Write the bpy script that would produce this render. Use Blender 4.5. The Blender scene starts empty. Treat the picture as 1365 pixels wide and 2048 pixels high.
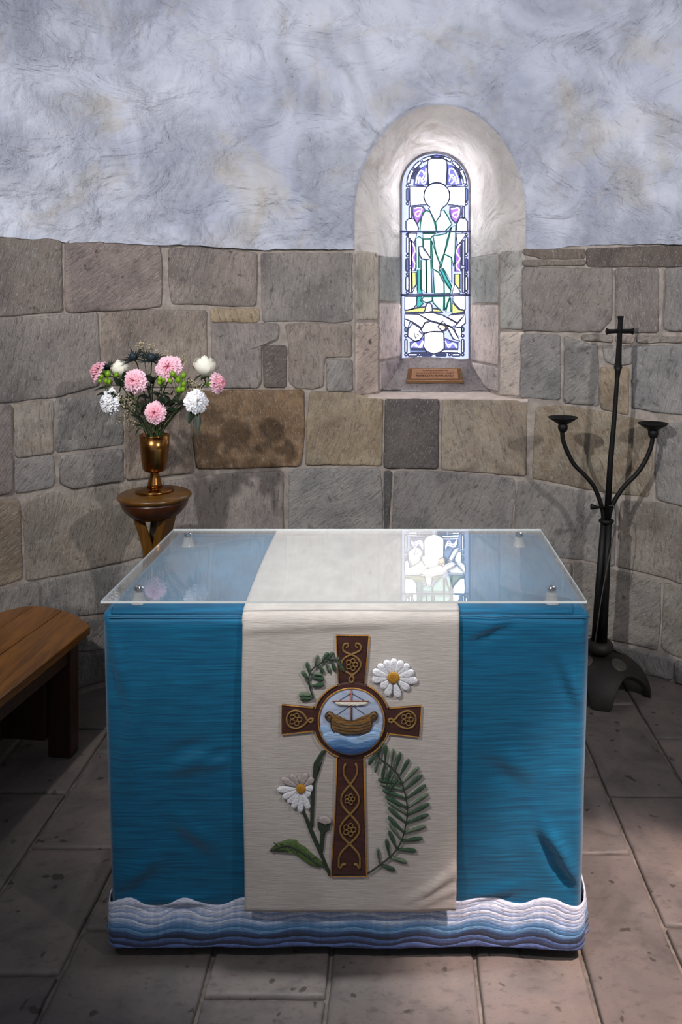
import bpy, bmesh, math, random
from mathutils import Vector, Matrix, noise

random.seed(7)
sc = bpy.context.scene
COL = sc.collection

# ------------------------------------------------------------------ camera, world, lights, exposure
FPX, PX0, PY0, CAMH = 1600.0, 797.0, 614.0, 1.67
cam = bpy.data.cameras.new('camera')
cam.sensor_fit = 'VERTICAL'
cam.sensor_height = 24.0
cam.sensor_width = 16.0
cam.lens = FPX / 2048 * 24.0
cam.shift_x = -(PX0 - 682.5) / 2048
cam.shift_y = -(1024 - PY0) / 2048
cam.clip_start = 0.05
camo = bpy.data.objects.new('camera', cam)
camo.location = (0, 0, CAMH)
camo.rotation_euler = (math.pi / 2, 0, 0)
COL.objects.link(camo)
sc.camera = camo

w = bpy.data.worlds.new('world')
sc.world = w
w.use_nodes = True
w.node_tree.nodes['Background'].inputs[0].default_value = (0.80, 0.88, 1.0, 1)
w.node_tree.nodes['Background'].inputs[1].default_value = 0.34


def spot(name, loc, aim, power, col, angle, blend, size):
    l = bpy.data.lights.new(name, 'SPOT')
    l.energy = power
    l.color = col
    l.spot_size = math.radians(angle)
    l.spot_blend = blend
    l.shadow_soft_size = size
    o = bpy.data.objects.new(name, l)
    o.location = loc
    o.rotation_euler = (Vector(aim) - Vector(loc)).to_track_quat('-Z', 'Y').to_euler()
    COL.objects.link(o)
    return o


spot('spotlight_left', (-1.5, 0.35, 3.0), (0.15, 3.6, 1.75), 330, (1.0, 0.965, 0.93), 86, 0.85, 0.05)
spot('spotlight_right', (1.65, 0.5, 2.65), (0.0, 3.7, 1.75), 180, (1.0, 0.96, 0.92), 88, 0.85, 0.05)
spot('spotlight_warm', (1.45, 0.9, 3.2), (0.74, 1.84, 0.0), 760, (1.0, 0.79, 0.71), 25, 0.45, 0.06)
spot('spotlight_altar', (-0.2, 2.25, 4.6), (-0.13, 2.42, 0.9), 560, (0.96, 0.98, 1.0), 22, 0.9, 0.10)

vs = sc.view_settings
vs.view_transform = 'Standard'
vs.look = 'None'
vs.gamma = 1.0
vs.use_curve_mapping = False
vs.exposure = 0.0

# ------------------------------------------------------------------ helpers
def P(px, py, Y):
    return Vector(((px - PX0) / FPX * Y, Y, CAMH - (py - PY0) / FPX * Y))


def lin(r, g, b):
    def f(c):
        c = c / 255.0
        return c / 12.92 if c <= 0.04045 else ((c + 0.055) / 1.055) ** 2.4
    return (f(r), f(g), f(b), 1.0)


WL = {}


def empty(name, loc, label=None, cat=None, group=None, kind=None):
    o = bpy.data.objects.new(name, None)
    o.empty_display_size = 0.05
    o.location = loc
    COL.objects.link(o)
    WL[o.name] = Vector(loc)
    tag(o, label, cat, group, kind)
    return o


def tag(o, label=None, cat=None, group=None, kind=None):
    if label: o['label'] = label
    if cat: o['category'] = cat
    if group: o['group'] = group
    if kind: o['kind'] = kind
    return o


def obj(name, vf, mat, parent=None, smooth=True, origin=None, kind=None, label=None):
    """vf = (verts in world space, faces).  One mesh object, its origin at its own centre."""
    verts, faces = vf
    verts = [Vector(v) for v in verts]
    if origin is None:
        lo = Vector((min(v.x for v in verts), min(v.y for v in verts), min(v.z for v in verts)))
        hi = Vector((max(v.x for v in verts), max(v.y for v in verts), max(v.z for v in verts)))
        origin = (lo + hi) / 2
    origin = Vector(origin)
    me = bpy.data.meshes.new(name)
    me.from_pydata([v - origin for v in verts], [], faces)
    me.validate()
    if smooth:
        me.polygons.foreach_set('use_smooth', [True] * len(me.polygons))
    me.update()
    bm = bmesh.new()
    bm.from_mesh(me)
    bmesh.ops.recalc_face_normals(bm, faces=bm.faces)
    bm.to_mesh(me)
    bm.free()
    if mat is not None:
        me.materials.append(mat)
    o = bpy.data.objects.new(name, me)
    COL.objects.link(o)
    WL[o.name] = origin
    if parent is not None:
        o.parent = parent
        o.location = origin - WL[parent.name]
    else:
        o.location = origin
    if kind: o['kind'] = kind
    if label: o['label'] = label
    return o


def sharp(o, ang=35):
    me = o.data
    me.polygons.foreach_set('use_smooth', [True] * len(me.polygons))
    try:
        me.set_sharp_from_angle(angle=math.radians(ang))
    except Exception:
        pass
    return o


def bevel(o, w=0.004, seg=2):
    m = o.modifiers.new('bevel', 'BEVEL')
    m.width = w
    m.segments = seg
    m.limit_method = 'ANGLE'
    m.angle_limit = math.radians(40)
    return o


def solidify(o, t, off=0.0):
    m = o.modifiers.new('thickness', 'SOLIDIFY')
    m.thickness = t
    m.offset = off
    return o


def join(*parts):
    V, F = [], []
    for v, f in parts:
        n = len(V)
        V += [Vector(a) for a in v]
        F += [tuple(i + n for i in q) for q in f]
    return V, F


def box(lo, hi):
    x0, y0, z0 = lo
    x1, y1, z1 = hi
    V = [(x0, y0, z0), (x1, y0, z0), (x1, y1, z0), (x0, y1, z0), (x0, y0, z1), (x1, y0, z1), (x1, y1, z1), (x0, y1, z1)]
    F = [(0, 3, 2, 1), (4, 5, 6, 7), (0, 1, 5, 4), (1, 2, 6, 5), (2, 3, 7, 6), (3, 0, 4, 7)]
    return V, F


def prism(poly, d):
    """poly: planar list of Vectors; extruded by vector d."""
    n = len(poly)
    d = Vector(d)
    V = [Vector(p) for p in poly] + [Vector(p) + d for p in poly]
    F = [tuple(range(n))[::-1], tuple(range(n, 2 * n))]
    F += [(i, (i + 1) % n, n + (i + 1) % n, n + i) for i in range(n)]
    return V, F


def catmull(pts, sub=6):
    pts = [Vector(p) for p in pts]
    out = []
    n = len(pts)
    for i in range(n - 1):
        p0 = pts[max(i - 1, 0)]
        p1, p2 = pts[i], pts[i + 1]
        p3 = pts[min(i + 2, n - 1)]
        for k in range(sub):
            t = k / sub
            out.append(0.5 * ((2 * p1) + (-p0 + p2) * t + (2 * p0 - 5 * p1 + 4 * p2 - p3) * t * t + (-p0 + 3 * p1 - 3 * p2 + p3) * t ** 3))
    out.append(pts[-1])
    return out


def tube(pts, rad, seg=8, closed=False, flat=1.0):
    """tube along pts; rad number or list; flat squashes it along world Y."""
    pts = [Vector(p) for p in pts]
    n = len(pts)
    if not isinstance(rad, (list, tuple)):
        rad = [rad] * n
    V, F = [], []
    ref = None
    for i in range(n):
        if closed:
            t = pts[(i + 1) % n] - pts[i - 1]
        else:
            t = pts[min(i + 1, n - 1)] - pts[max(i - 1, 0)]
        if t.length < 1e-9: t = Vector((0, 0, 1))
        t.normalize()
        if ref is None:
            ref = Vector((0, 1, 0)) if abs(t.y) < 0.9 else Vector((1, 0, 0))
        a = ref - t * ref.dot(t)
        if a.length < 1e-6:
            a = t.orthogonal()
        a.normalize()
        ref = a
        b = t.cross(a)
        for k in range(seg):
            an = 2 * math.pi * k / seg
            off = (a * math.cos(an) + b * math.sin(an)) * rad[i]
            off.y *= flat
            V.append(pts[i] + off)
    m = n if closed else n - 1
    for i in range(m):
        for k in range(seg):
            a0 = i * seg + k
            a1 = i * seg + (k + 1) % seg
            b0 = ((i + 1) % n) * seg + k
            b1 = ((i + 1) % n) * seg + (k + 1) % seg
            F.append((a0, a1, b1, b0))
    if not closed:
        F.append(tuple(range(seg))[::-1])
        F.append(tuple(range((n - 1) * seg, n * seg)))
    return V, F


def lathe(profile, centre, seg=40, axis=None):
    """profile list of (r, z).  centre = foot point."""
    c = Vector(centre)
    V, F = [], []
    if axis is None:
        A, B, Z = Vector((1, 0, 0)), Vector((0, 1, 0)), Vector((0, 0, 1))
    else:
        Z = Vector(axis).normalized()
        A = Z.orthogonal().normalized()
        B = Z.cross(A)
    for r, z in profile:
        for k in range(seg):
            an = 2 * math.pi * k / seg
            V.append(c + A * (r * math.cos(an)) + B * (r * math.sin(an)) + Z * z)
    n = len(profile)
    for i in range(n - 1):
        for k in range(seg):
            F.append((i * seg + k, i * seg + (k + 1) % seg, (i + 1) * seg + (k + 1) % seg, (i + 1) * seg + k))
    F.append(tuple(range(seg))[::-1])
    F.append(tuple(range((n - 1) * seg, n * seg)))
    return V, F


def grid(fn, nu, nv):
    V = [fn(i / nu, j / nv) for j in range(nv + 1) for i in range(nu + 1)]
    F = []
    for j in range(nv):
        for i in range(nu):
            a = j * (nu + 1) + i
            F.append((a, a + 1, a + nu + 2, a + nu + 1))
    return V, F


def fbm(x, y, z=0.0, o=4):
    return noise.fractal(Vector((x, y, z)), 1.0, 2.0, o)


# ------------------------------------------------------------------ materials
def new_mat(name):
    m = bpy.data.materials.new(name)
    m.use_nodes = True
    nt = m.node_tree
    b = nt.nodes['Principled BSDF']
    return m, nt, b


def N(nt, kind, **kw):
    n = nt.nodes.new(kind)
    for k, v in kw.items():
        if k.startswith('i_'):
            n.inputs[k[2:].replace('_', ' ')].default_value = v
        else:
            setattr(n, k, v)
    return n


def L(nt, a, b):
    nt.links.new(a, b)


def ramp(nt, fac, stops, interp='LINEAR'):
    r = nt.nodes.new('ShaderNodeValToRGB')
    r.color_ramp.interpolation = interp
    e = r.color_ramp.elements
    while len(e) < len(stops): e.new(0.5)
    for k, (p, c) in enumerate(stops):
        e[k].position = p
        e[k].color = c if len(c) == 4 else (*c, 1)
    L(nt, fac, r.inputs[0])
    return r.outputs[0]


def mixc(nt, fac, a, b, mode='MIX'):
    m = nt.nodes.new('ShaderNodeMix')
    m.data_type = 'RGBA'
    m.blend_type = mode
    for s, v in ((m.inputs[0], fac), (m.inputs[6], a), (m.inputs[7], b)):
        if hasattr(v, 'is_output'):
            L(nt, v, s)
        elif isinstance(v, (int, float)):
            s.default_value = v
        else:
            s.default_value = v if len(v) == 4 else (*v, 1)
    return m.outputs[2]


def bump(nt, h, strength, dist, prev=None):
    b = nt.nodes.new('ShaderNodeBump')
    b.inputs['Strength'].default_value = strength
    b.inputs['Distance'].default_value = dist
    L(nt, h, b.inputs['Height'])
    if prev is not None:
        L(nt, prev, b.inputs['Normal'])
    return b.outputs[0]


def noise_tex(nt, vec, scale, detail=5, rough=0.6, dist=0.0):
    n = nt.nodes.new('ShaderNodeTexNoise')
    n.inputs['Scale'].default_value = scale
    n.inputs['Detail'].default_value = detail
    n.inputs['Roughness'].default_value = rough
    n.inputs['Distortion'].default_value = dist
    L(nt, vec, n.inputs['Vector'])
    return n.outputs['Fac']


def mapping(nt, vec, scale=(1, 1, 1), rot=(0, 0, 0), loc=(0, 0, 0)):
    m = nt.nodes.new('ShaderNodeMapping')
    m.inputs['Scale'].default_value = scale
    m.inputs['Rotation'].default_value = rot
    m.inputs['Location'].default_value = loc
    L(nt, vec, m.inputs['Vector'])
    return m.outputs[0]


def simple(name, col, rough=0.6, metal=0.0, spec=0.5, nscale=0, namp=0.15, bscale=0, bstr=0.3, bdist=0.001, coat=0.0, sheen=0.0):
    m, nt, b = new_mat(name)
    b.inputs['Base Color'].default_value = col
    b.inputs['Roughness'].default_value = rough
    b.inputs['Metallic'].default_value = metal
    b.inputs['Specular IOR Level'].default_value = spec
    b.inputs['Coat Weight'].default_value = coat
    b.inputs['Sheen Weight'].default_value = sheen
    tc = N(nt, 'ShaderNodeTexCoord').outputs['Object']
    if nscale:
        f = noise_tex(nt, tc, nscale)
        d = tuple(max(0, c * (1 - namp)) for c in col[:3])
        e = tuple(min(1, c * (1 + namp)) for c in col[:3])
        L(nt, ramp(nt, f, [(0.3, d), (0.7, e)]), b.inputs['Base Color'])
    if bscale:
        L(nt, bump(nt, noise_tex(nt, tc, bscale), bstr, bdist), b.inputs['Normal'])
    return m


def sandstone():
    m, nt, b = new_mat('sandstone')
    oi = N(nt, 'ShaderNodeObjectInfo')
    tc = N(nt, 'ShaderNodeTexCoord').outputs['Object']
    off = N(nt, 'ShaderNodeVectorMath', operation='SCALE')
    off.inputs[0].default_value = (37.0, 19.0, 53.0)
    L(nt, oi.outputs['Random'], off.inputs['Scale'])
    add = N(nt, 'ShaderNodeVectorMath', operation='ADD')
    L(nt, tc, add.inputs[0])
    L(nt, off.outputs[0], add.inputs[1])
    v = add.outputs[0]
    # per-block direction of the chisel strokes
    ang = N(nt, 'ShaderNodeMapRange')
    ang.inputs['To Min'].default_value = 0.55
    ang.inputs['To Max'].default_value = 1.85
    L(nt, oi.outputs['Random'], ang.inputs['Value'])
    vr = N(nt, 'ShaderNodeVectorRotate', rotation_type='AXIS_ANGLE')
    vr.inputs['Axis'].default_value = (0, 1, 0)
    L(nt, v, vr.inputs['Vector'])
    L(nt, ang.outputs[0], vr.inputs['Angle'])
    strokes = noise_tex(nt, mapping(nt, vr.outputs[0], (19.0, 24, 84.0)), 1.0, 4, 0.62, 0.9)
    strokes2 = noise_tex(nt, mapping(nt, vr.outputs[0], (52.0, 70, 160.0)), 1.0, 3, 0.65, 0.6)
    big = noise_tex(nt, v, 4.5, 6, 0.6, 0.4)
    mid = noise_tex(nt, v, 30.0, 7, 0.74, 0.4)
    fine = noise_tex(nt, v, 190.0, 4, 0.7)
    stain = noise_tex(nt, mapping(nt, v, (1, 1, 1.3)), 5.5, 7, 0.62, 1.4)
    # colour: object colour, patchy grey, brown stain (amount in the colour alpha), dark pits, pale grains
    mult = N(nt, 'ShaderNodeMix', data_type='RGBA', blend_type='MULTIPLY')
    mult.inputs[0].default_value = 1.0
    L(nt, oi.outputs['Color'], mult.inputs[6])
    L(nt, ramp(nt, big, [(0.3, (0.60, 0.61, 0.64)), (0.5, (1.0, 1.0, 1.0)), (0.72, (1.32, 1.29, 1.26))]), mult.inputs[7])
    c = mult.outputs[2]
    st = N(nt, 'ShaderNodeMath', operation='MULTIPLY')
    L(nt, ramp(nt, stain, [(0.42, (0, 0, 0)), (0.62, (1, 1, 1))]), st.inputs[0])
    L(nt, oi.outputs['Alpha'], st.inputs[1])
    c = mixc(nt, st.outputs[0], c, lin(118, 94, 70))
    c = mixc(nt, ramp(nt, strokes, [(0.34, (0.5, 0.5, 0.5)), (0.47, (0, 0, 0))]), c, lin(80, 76, 76))
    c = mixc(nt, ramp(nt, strokes2, [(0.56, (0, 0, 0)), (0.72, (0.5, 0.5, 0.5))]), c, lin(190, 184, 180))
    c = mixc(nt, ramp(nt, mid, [(0.31, (0.8, 0.8, 0.8)), (0.42, (0, 0, 0))]), c, lin(66, 60, 58))
    c = mixc(nt, ramp(nt, fine, [(0.61, (0, 0, 0)), (0.72, (0.7, 0.7, 0.7))]), c, lin(220, 214, 210))
    L(nt, c, b.inputs['Base Color'])
    b.inputs['Roughness'].default_value = 0.86
    b.inputs['Specular IOR Level'].default_value = 0.25
    n1 = bump(nt, strokes, 0.8, 0.009)
    n2 = bump(nt, mid, 0.7, 0.008, n1)
    n3 = bump(nt, fine, 0.5, 0.002, n2)
    L(nt, n3, b.inputs['Normal'])
    return m


def flag_mat():
    m, nt, b = new_mat('flagstone_surface')
    oi = N(nt, 'ShaderNodeObjectInfo')
    tc = N(nt, 'ShaderNodeTexCoord').outputs['Object']
    off = N(nt, 'ShaderNodeVectorMath', operation='SCALE')
    off.inputs[0].default_value = (31.0, 47.0, 13.0)
    L(nt, oi.outputs['Random'], off.inputs['Scale'])
    add = N(nt, 'ShaderNodeVectorMath', operation='ADD')
    L(nt, tc, add.inputs[0])
    L(nt, off.outputs[0], add.inputs[1])
    v = add.outputs[0]
    big = noise_tex(nt, v, 5.0, 5, 0.6, 0.6)
    mid = noise_tex(nt, mapping(nt, v, (1, 1.8, 1)), 30.0, 5, 0.65)
    spots = noise_tex(nt, v, 22.0, 2, 0.5)
    fine = noise_tex(nt, v, 150.0, 3, 0.6)
    mult = N(nt, 'ShaderNodeMix', data_type='RGBA', blend_type='MULTIPLY')
    mult.inputs[0].default_value = 1.0
    L(nt, oi.outputs['Color'], mult.inputs[6])
    L(nt, ramp(nt, big, [(0.3, (0.62, 0.63, 0.66)), (0.5, (1, 1, 1)), (0.70, (1.26, 1.20, 1.15))]), mult.inputs[7])
    c = mixc(nt, ramp(nt, spots, [(0.67, (0, 0, 0)), (0.71, (0.75, 0.75, 0.75))]), mult.outputs[2], lin(56, 50, 47))
    c = mixc(nt, ramp(nt, fine, [(0.28, (0.35, 0.35, 0.35)), (0.4, (0, 0, 0))]), c, lin(70, 64, 60))
    c = mixc(nt, ramp(nt, mid, [(0.30, (0.5, 0.5, 0.5)), (0.46, (0, 0, 0))]), c, lin(78, 72, 70))
    L(nt, c, b.inputs['Base Color'])
    L(nt, ramp(nt, mid, [(0.3, (0.42, 0.42, 0.42)), (0.7, (0.66, 0.66, 0.66))]), b.inputs['Roughness'])
    b.inputs['Specular IOR Level'].default_value = 0.35
    n1 = bump(nt, mid, 0.25, 0.003)
    L(nt, bump(nt, fine, 0.2, 0.001, n1), b.inputs['Normal'])
    return m


def plaster_mat(name, base, pale, stain, brush):
    m, nt, b = new_mat(name)
    tc = N(nt, 'ShaderNodeTexCoord').outputs['Object']
    big = noise_tex(nt, tc, 1.7, 5, 0.6, 0.8)
    trowel = noise_tex(nt, mapping(nt, tc, (1, 1, 1.5), (0, 0.5, 0)), 3.2, 4, 0.5, 0.9)
    scr = noise_tex(nt, mapping(nt, tc, brush, (0, 0.35, 0)), 1.0, 3, 0.6, 0.5)
    scr2 = noise_tex(nt, mapping(nt, tc, (brush[0], brush[1], brush[2]), (0, -0.9, 0), (4, 9, 2)), 1.0, 3, 0.6, 0.5)
    rough = noise_tex(nt, tc, 24.0, 7, 0.72, 0.25)
    pit = noise_tex(nt, tc, 55.0, 3, 0.5)
    sel = noise_tex(nt, mapping(nt, tc, (1, 1, 1), (0, 0, 0), (8.1, 2.7, 5.9)), 2.6, 3, 0.55, 1.2)
    c = mixc(nt, ramp(nt, big, [(0.35, (0, 0, 0)), (0.62, (1, 1, 1))]), base, pale)
    yel = noise_tex(nt, mapping(nt, tc, (1, 1, 1), (0, 0, 0), (3.1, 7.7, 1.9)), 1.9, 5, 0.62, 1.2)
    c = mixc(nt, ramp(nt, yel, [(0.56, (0, 0, 0)), (0.72, (0.75, 0.75, 0.75))]), c, stain)
    c = mixc(nt, ramp(nt, rough, [(0.30, (0.45, 0.45, 0.45)), (0.42, (0, 0, 0))]), c, tuple(x * 0.72 for x in base[:3]))
    c = mixc(nt, ramp(nt, pit, [(0.20, (0.8, 0.8, 0.8)), (0.27, (0, 0, 0))]), c, lin(105, 98, 92))
    L(nt, c, b.inputs['Base Color'])
    b.inputs['Roughness'].default_value = 0.8
    b.inputs['Specular IOR Level'].default_value = 0.25
    n1 = bump(nt, trowel, 1.0, 0.07)
    mxs = mixc(nt, ramp(nt, sel, [(0.45, (0, 0, 0)), (0.55, (1, 1, 1))]), scr, scr2)
    n2 = bump(nt, mxs, 0.3, 0.004, n1)
    patch = N(nt, 'ShaderNodeMath', operation='MULTIPLY')
    L(nt, rough, patch.inputs[0])
    L(nt, ramp(nt, sel, [(0.38, (0.12, 0.12, 0.12)), (0.62, (1, 1, 1))]), patch.inputs[1])
    n3 = bump(nt, patch.outputs[0], 1.0, 0.022, n2)
    n4 = bump(nt, pit, 0.12, 0.004, n3)
    L(nt, n4, b.inputs['Normal'])
    return m


def wood_mat(name, dark, light, rough=0.35, scale=(40, 3, 40), coat=0.3):
    m, nt, b = new_mat(name)
    tc = N(nt, 'ShaderNodeTexCoord').outputs['Object']
    g = noise_tex(nt, mapping(nt, tc, scale), 1.0, 5, 0.6, 0.8)
    g2 = noise_tex(nt, mapping(nt, tc, tuple(s * 5 for s in scale)), 1.0, 3, 0.6)
    c = ramp(nt, g, [(0.3, dark), (0.68, light)])
    c = mixc(nt, ramp(nt, g2, [(0.3, (0.5, 0.5, 0.5)), (0.45, (0, 0, 0))]), c, tuple(x * 0.5 for x in dark[:3]))
    L(nt, c, b.inputs['Base Color'])
    b.inputs['Roughness'].default_value = rough
    b.inputs['Coat Weight'].default_value = coat
    b.inputs['Coat Roughness'].default_value = 0.25
    L(nt, bump(nt, g2, 0.12, 0.001), b.inputs['Normal'])
    return m


def cloth_mat(name, col, col2, sx, sz, slub, rough=0.75, sheen=0.2, bs=0.45):
    """woven slub cloth; threads run along X (weft) and Z/Y (warp)"""
    m, nt, b = new_mat(name)
    tc = N(nt, 'ShaderNodeTexCoord').outputs['Object']
    weft = noise_tex(nt, mapping(nt, tc, (sx, sx * 0.5, sz)), 1.0, 3, 0.6)
    weft2 = noise_tex(nt, mapping(nt, tc, (sx * 2.2, sx, sz * 2.6)), 1.0, 2, 0.5)
    warp = noise_tex(nt, mapping(nt, tc, (sz * 2.2, 6, 5)), 1.0, 2, 0.5)
    big = noise_tex(nt, tc, 5.0, 4, 0.55, 0.4)
    c = mixc(nt, ramp(nt, weft, [(0.35, (0, 0, 0)), (0.68, (1, 1, 1))]), col2, col)
    c = mixc(nt, ramp(nt, big, [(0.35, (0.28, 0.28, 0.28)), (0.6, (0, 0, 0))]), c, tuple(x * 0.62 for x in col[:3]))
    L(nt, c, b.inputs['Base Color'])
    b.inputs['Roughness'].default_value = rough
    b.inputs['Specular IOR Level'].default_value = 0.25
    b.inputs['Sheen Weight'].default_value = sheen
    n1 = bump(nt, weft, bs, slub)
    n2 = bump(nt, weft2, bs * 0.8, slub * 0.4, n1)
    L(nt, bump(nt, warp, bs * 0.5, slub * 0.4, n2), b.inputs['Normal'])
    return m


def thread_mat(name, col, namp=0.35, scale=(60, 60, 420), rot=(0, 0, 0), rough=0.6, bd=0.0014):
    m, nt, b = new_mat(name)
    tc = N(nt, 'ShaderNodeTexCoord').outputs['Object']
    f = noise_tex(nt, mapping(nt, tc, scale, rot), 1.0, 2, 0.6, 0.4)
    d = tuple(c * (1 - namp) for c in col[:3])
    e = tuple(min(1, c * (1 + namp)) for c in col[:3])
    L(nt, ramp(nt, f, [(0.32, d), (0.66, e)]), b.inputs['Base Color'])
    b.inputs['Roughness'].default_value = rough
    b.inputs['Sheen Weight'].default_value = 0.2
    L(nt, bump(nt, f, 0.8, bd), b.inputs['Normal'])
    return m


def emit_glass(name, col, strength, dark=None, scale=60):
    m, nt, b = new_mat(name)
    b.inputs['Base Color'].default_value = (*[c * 0.3 for c in col[:3]], 1)
    b.inputs['Roughness'].default_value = 0.25
    b.inputs['Emission Color'].default_value = (*col[:3], 1)
    b.inputs['Emission Strength'].default_value = strength
    if dark:
        tc = N(nt, 'ShaderNodeTexCoord').outputs['Object']
        f = noise_tex(nt, tc, scale, 3, 0.6, 1.2)
        L(nt, ramp(nt, f, [(0.42, dark), (0.56, col)]), b.inputs['Emission Color'])
    return m


def acrylic_mat():
    m, nt, b = new_mat('clear_acrylic')
    nt.nodes.remove(b)
    out = nt.nodes['Material Output']
    tr = N(nt, 'ShaderNodeBsdfTransparent')
    tr.inputs[0].default_value = (0.97, 0.985, 0.985, 1)
    gl = N(nt, 'ShaderNodeBsdfGlossy')
    gl.inputs['Roughness'].default_value = 0.012
    lw = N(nt, 'ShaderNodeLayerWeight')
    lw.inputs['Blend'].default_value = 0.5
    p = N(nt, 'ShaderNodeMath', operation='POWER')
    p.inputs[1].default_value = 5.0
    L(nt, lw.outputs['Facing'], p.inputs[0])
    ma = N(nt, 'ShaderNodeMath', operation='MULTIPLY_ADD')
    ma.inputs[1].default_value = 0.96
    ma.inputs[2].default_value = 0.04
    L(nt, p.outputs[0], ma.inputs[0])
    mx = N(nt, 'ShaderNodeMixShader')
    L(nt, ma.outputs[0], mx.inputs[0])
    L(nt, tr.outputs[0], mx.inputs[1])
    L(nt, gl.outputs[0], mx.inputs[2])
    df = N(nt, 'ShaderNodeBsdfDiffuse')
    df.inputs[0].default_value = (0.9, 0.92, 0.95, 1)
    hz = N(nt, 'ShaderNodeMixShader')
    hz.inputs[0].default_value = 0.055
    L(nt, mx.outputs[0], hz.inputs[1])
    L(nt, df.outputs[0], hz.inputs[2])
    L(nt, hz.outputs[0], out.inputs['Surface'])
    return m


M = {}
M['stone'] = sandstone()
M['flag'] = flag_mat()
M['mortar'] = simple('lime_mortar', lin(158, 149, 143), 0.92, nscale=18, namp=0.3, bscale=60, bstr=0.7, bdist=0.006, spec=0.2)
M['floor_mortar'] = simple('floor_mortar', lin(118, 110, 104), 0.9, nscale=25, namp=0.4, bscale=80, bstr=0.6, bdist=0.004, spec=0.2)
M['sill_mortar'] = simple('sill_mortar', lin(205, 190, 184), 0.9, nscale=14, namp=0.15, bscale=50, bstr=0.6, bdist=0.006, spec=0.2)
M['plaster'] = plaster_mat('limewashed_plaster', lin(172, 178, 198), lin(204, 209, 224), lin(190, 184, 176), (5, 5, 60))
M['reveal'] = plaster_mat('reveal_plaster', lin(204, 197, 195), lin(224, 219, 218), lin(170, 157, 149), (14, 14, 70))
M['frame'] = simple('window_surround', lin(112, 108, 116), 0.8, nscale=30, namp=0.3, bscale=70, bstr=0.5, bdist=0.004)
M['lead'] = simple('lead_came', lin(84, 92, 130), 0.55, metal=0.3)
M['iron'] = simple('wrought_iron', lin(26, 25, 26), 0.55, metal=0.6, bscale=90, bstr=0.3, bdist=0.002, nscale=30, namp=0.3)
M['iron_base'] = simple('cast_iron', lin(50, 46, 44), 0.6, metal=0.4, bscale=60, bstr=0.4, bdist=0.003, nscale=18, namp=0.3)
M['iron_boss'] = simple('worn_iron', lin(84, 80, 76), 0.5, metal=0.3, nscale=25, namp=0.2)
M['brass'] = simple('aged_brass', lin(150, 104, 56), 0.22, metal=1.0, nscale=10, namp=0.25, bscale=70, bstr=0.12, bdist=0.002)
M['bronze'] = simple('bronze_plaque', lin(176, 132, 104), 0.35, metal=0.35, nscale=30, namp=0.15)
M['bronze_dark'] = simple('plaque_letters', lin(84, 54, 36), 0.5, metal=0.6)
M['bronze_edge'] = simple('plaque_edge', lin(128, 92, 60), 0.3, metal=0.4)
M['ped_wood'] = wood_mat('honey_wood', lin(72, 46, 10), lin(104, 68, 16), 0.3, (26, 26, 4), 0.4)
M['ped_dark'] = wood_mat('red_brown_wood', lin(44, 22, 10), lin(70, 34, 14), 0.35, (26, 26, 4), 0.4)
M['bench'] = wood_mat('bench_oak', lin(104, 60, 14), lin(158, 100, 30), 0.28, (34, 3.5, 34), 0.35)
M['bench_dark'] = wood_mat('bench_dark_oak', lin(40, 22, 12), lin(66, 36, 18), 0.45, (26, 26, 4), 0.2)
M['table_wood'] = wood_mat('altar_wood', lin(110, 62, 34), lin(150, 92, 54), 0.5, (26, 26, 4), 0.1)
M['blue'] = cloth_mat('blue_altar_cloth', lin(5, 108, 148), lin(3, 76, 112), 6, 200, 0.0015, 0.6, 0.2, 0.5)
M['seam'] = thread_mat('blue_seam', lin(8, 84, 120))
M['white'] = cloth_mat('ivory_slub_silk', lin(200, 192, 186), lin(186, 177, 171), 22, 260, 0.0022, 0.65, 0.1, 0.5)
M['acrylic'] = acrylic_mat()
M['acrylic_edge'] = simple('polished_acrylic_edge', lin(226, 232, 232), 0.2, spec=0.6)
M['chrome'] = simple('chrome', lin(205, 205, 208), 0.12, metal=1.0)
M['glass_stud'] = simple('grey_plastic_stud', lin(158, 160, 162), 0.25, spec=0.6)

# ------------------------------------------------------------------ the apse: a round wall, stone below, whitewash above
RW, YC = 2.12, 1.83            # radius of the apse and the depth of its centre
ZL = 1.95                      # height where the plaster starts


def wallY(X):
    return YC + math.sqrt(max(RW * RW - X * X, 0.0))


def S(th, z, h=0.0):
    r = RW - h
    return Vector((r * math.sin(th), YC + r * math.cos(th), z))


def px2wall(px, py):
    k = (px - PX0) / FPX
    a, b_, c = 1 + k * k, -2 * YC, YC * YC - RW * RW
    Y = (-b_ + math.sqrt(b_ * b_ - 4 * a * c)) / (2 * a)
    X = k * Y
    return math.atan2(X, Y - YC), CAMH - (py - PY0) / FPX * Y


# opening of the window niche
XC, HW = 0.200, 0.415          # its middle and half width on the wall face
Z_SILL, Z_SPR, RISE = 1.223, 2.10, 0.565
XI, HI, ZI0, ZISPR = 0.203, 0.188, 1.385, 2.328   # the glass opening
YG = 4.38


def outer(t):
    """t in 0..3: left jamb, arch, right jamb -> X, z on the wall face"""
    if t <= 1:
        return XC - HW, Z_SILL + (Z_SPR - Z_SILL) * t
    if t <= 2:
        a = math.pi * (1 - (t - 1))
        return XC + HW * math.cos(a), Z_SPR + RISE * math.sin(a)
    return XC + HW, Z_SPR + (Z_SILL - Z_SPR) * (t - 2)


def inner(t):
    def zin(u):
        zo = Z_SILL + (Z_SPR - Z_SILL) * u
        return zo if zo < ZL else ZL + (zo - ZL) * (ZISPR - ZL) / (Z_SPR - ZL)
    if t <= 1:
        return XI - HI, zin(t)
    if t <= 2:
        a = math.pi * (1 - (t - 1))
        return XI + HI * math.cos(a), ZISPR + HI * math.sin(a)
    return XI + HI, zin(3 - t)


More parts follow.
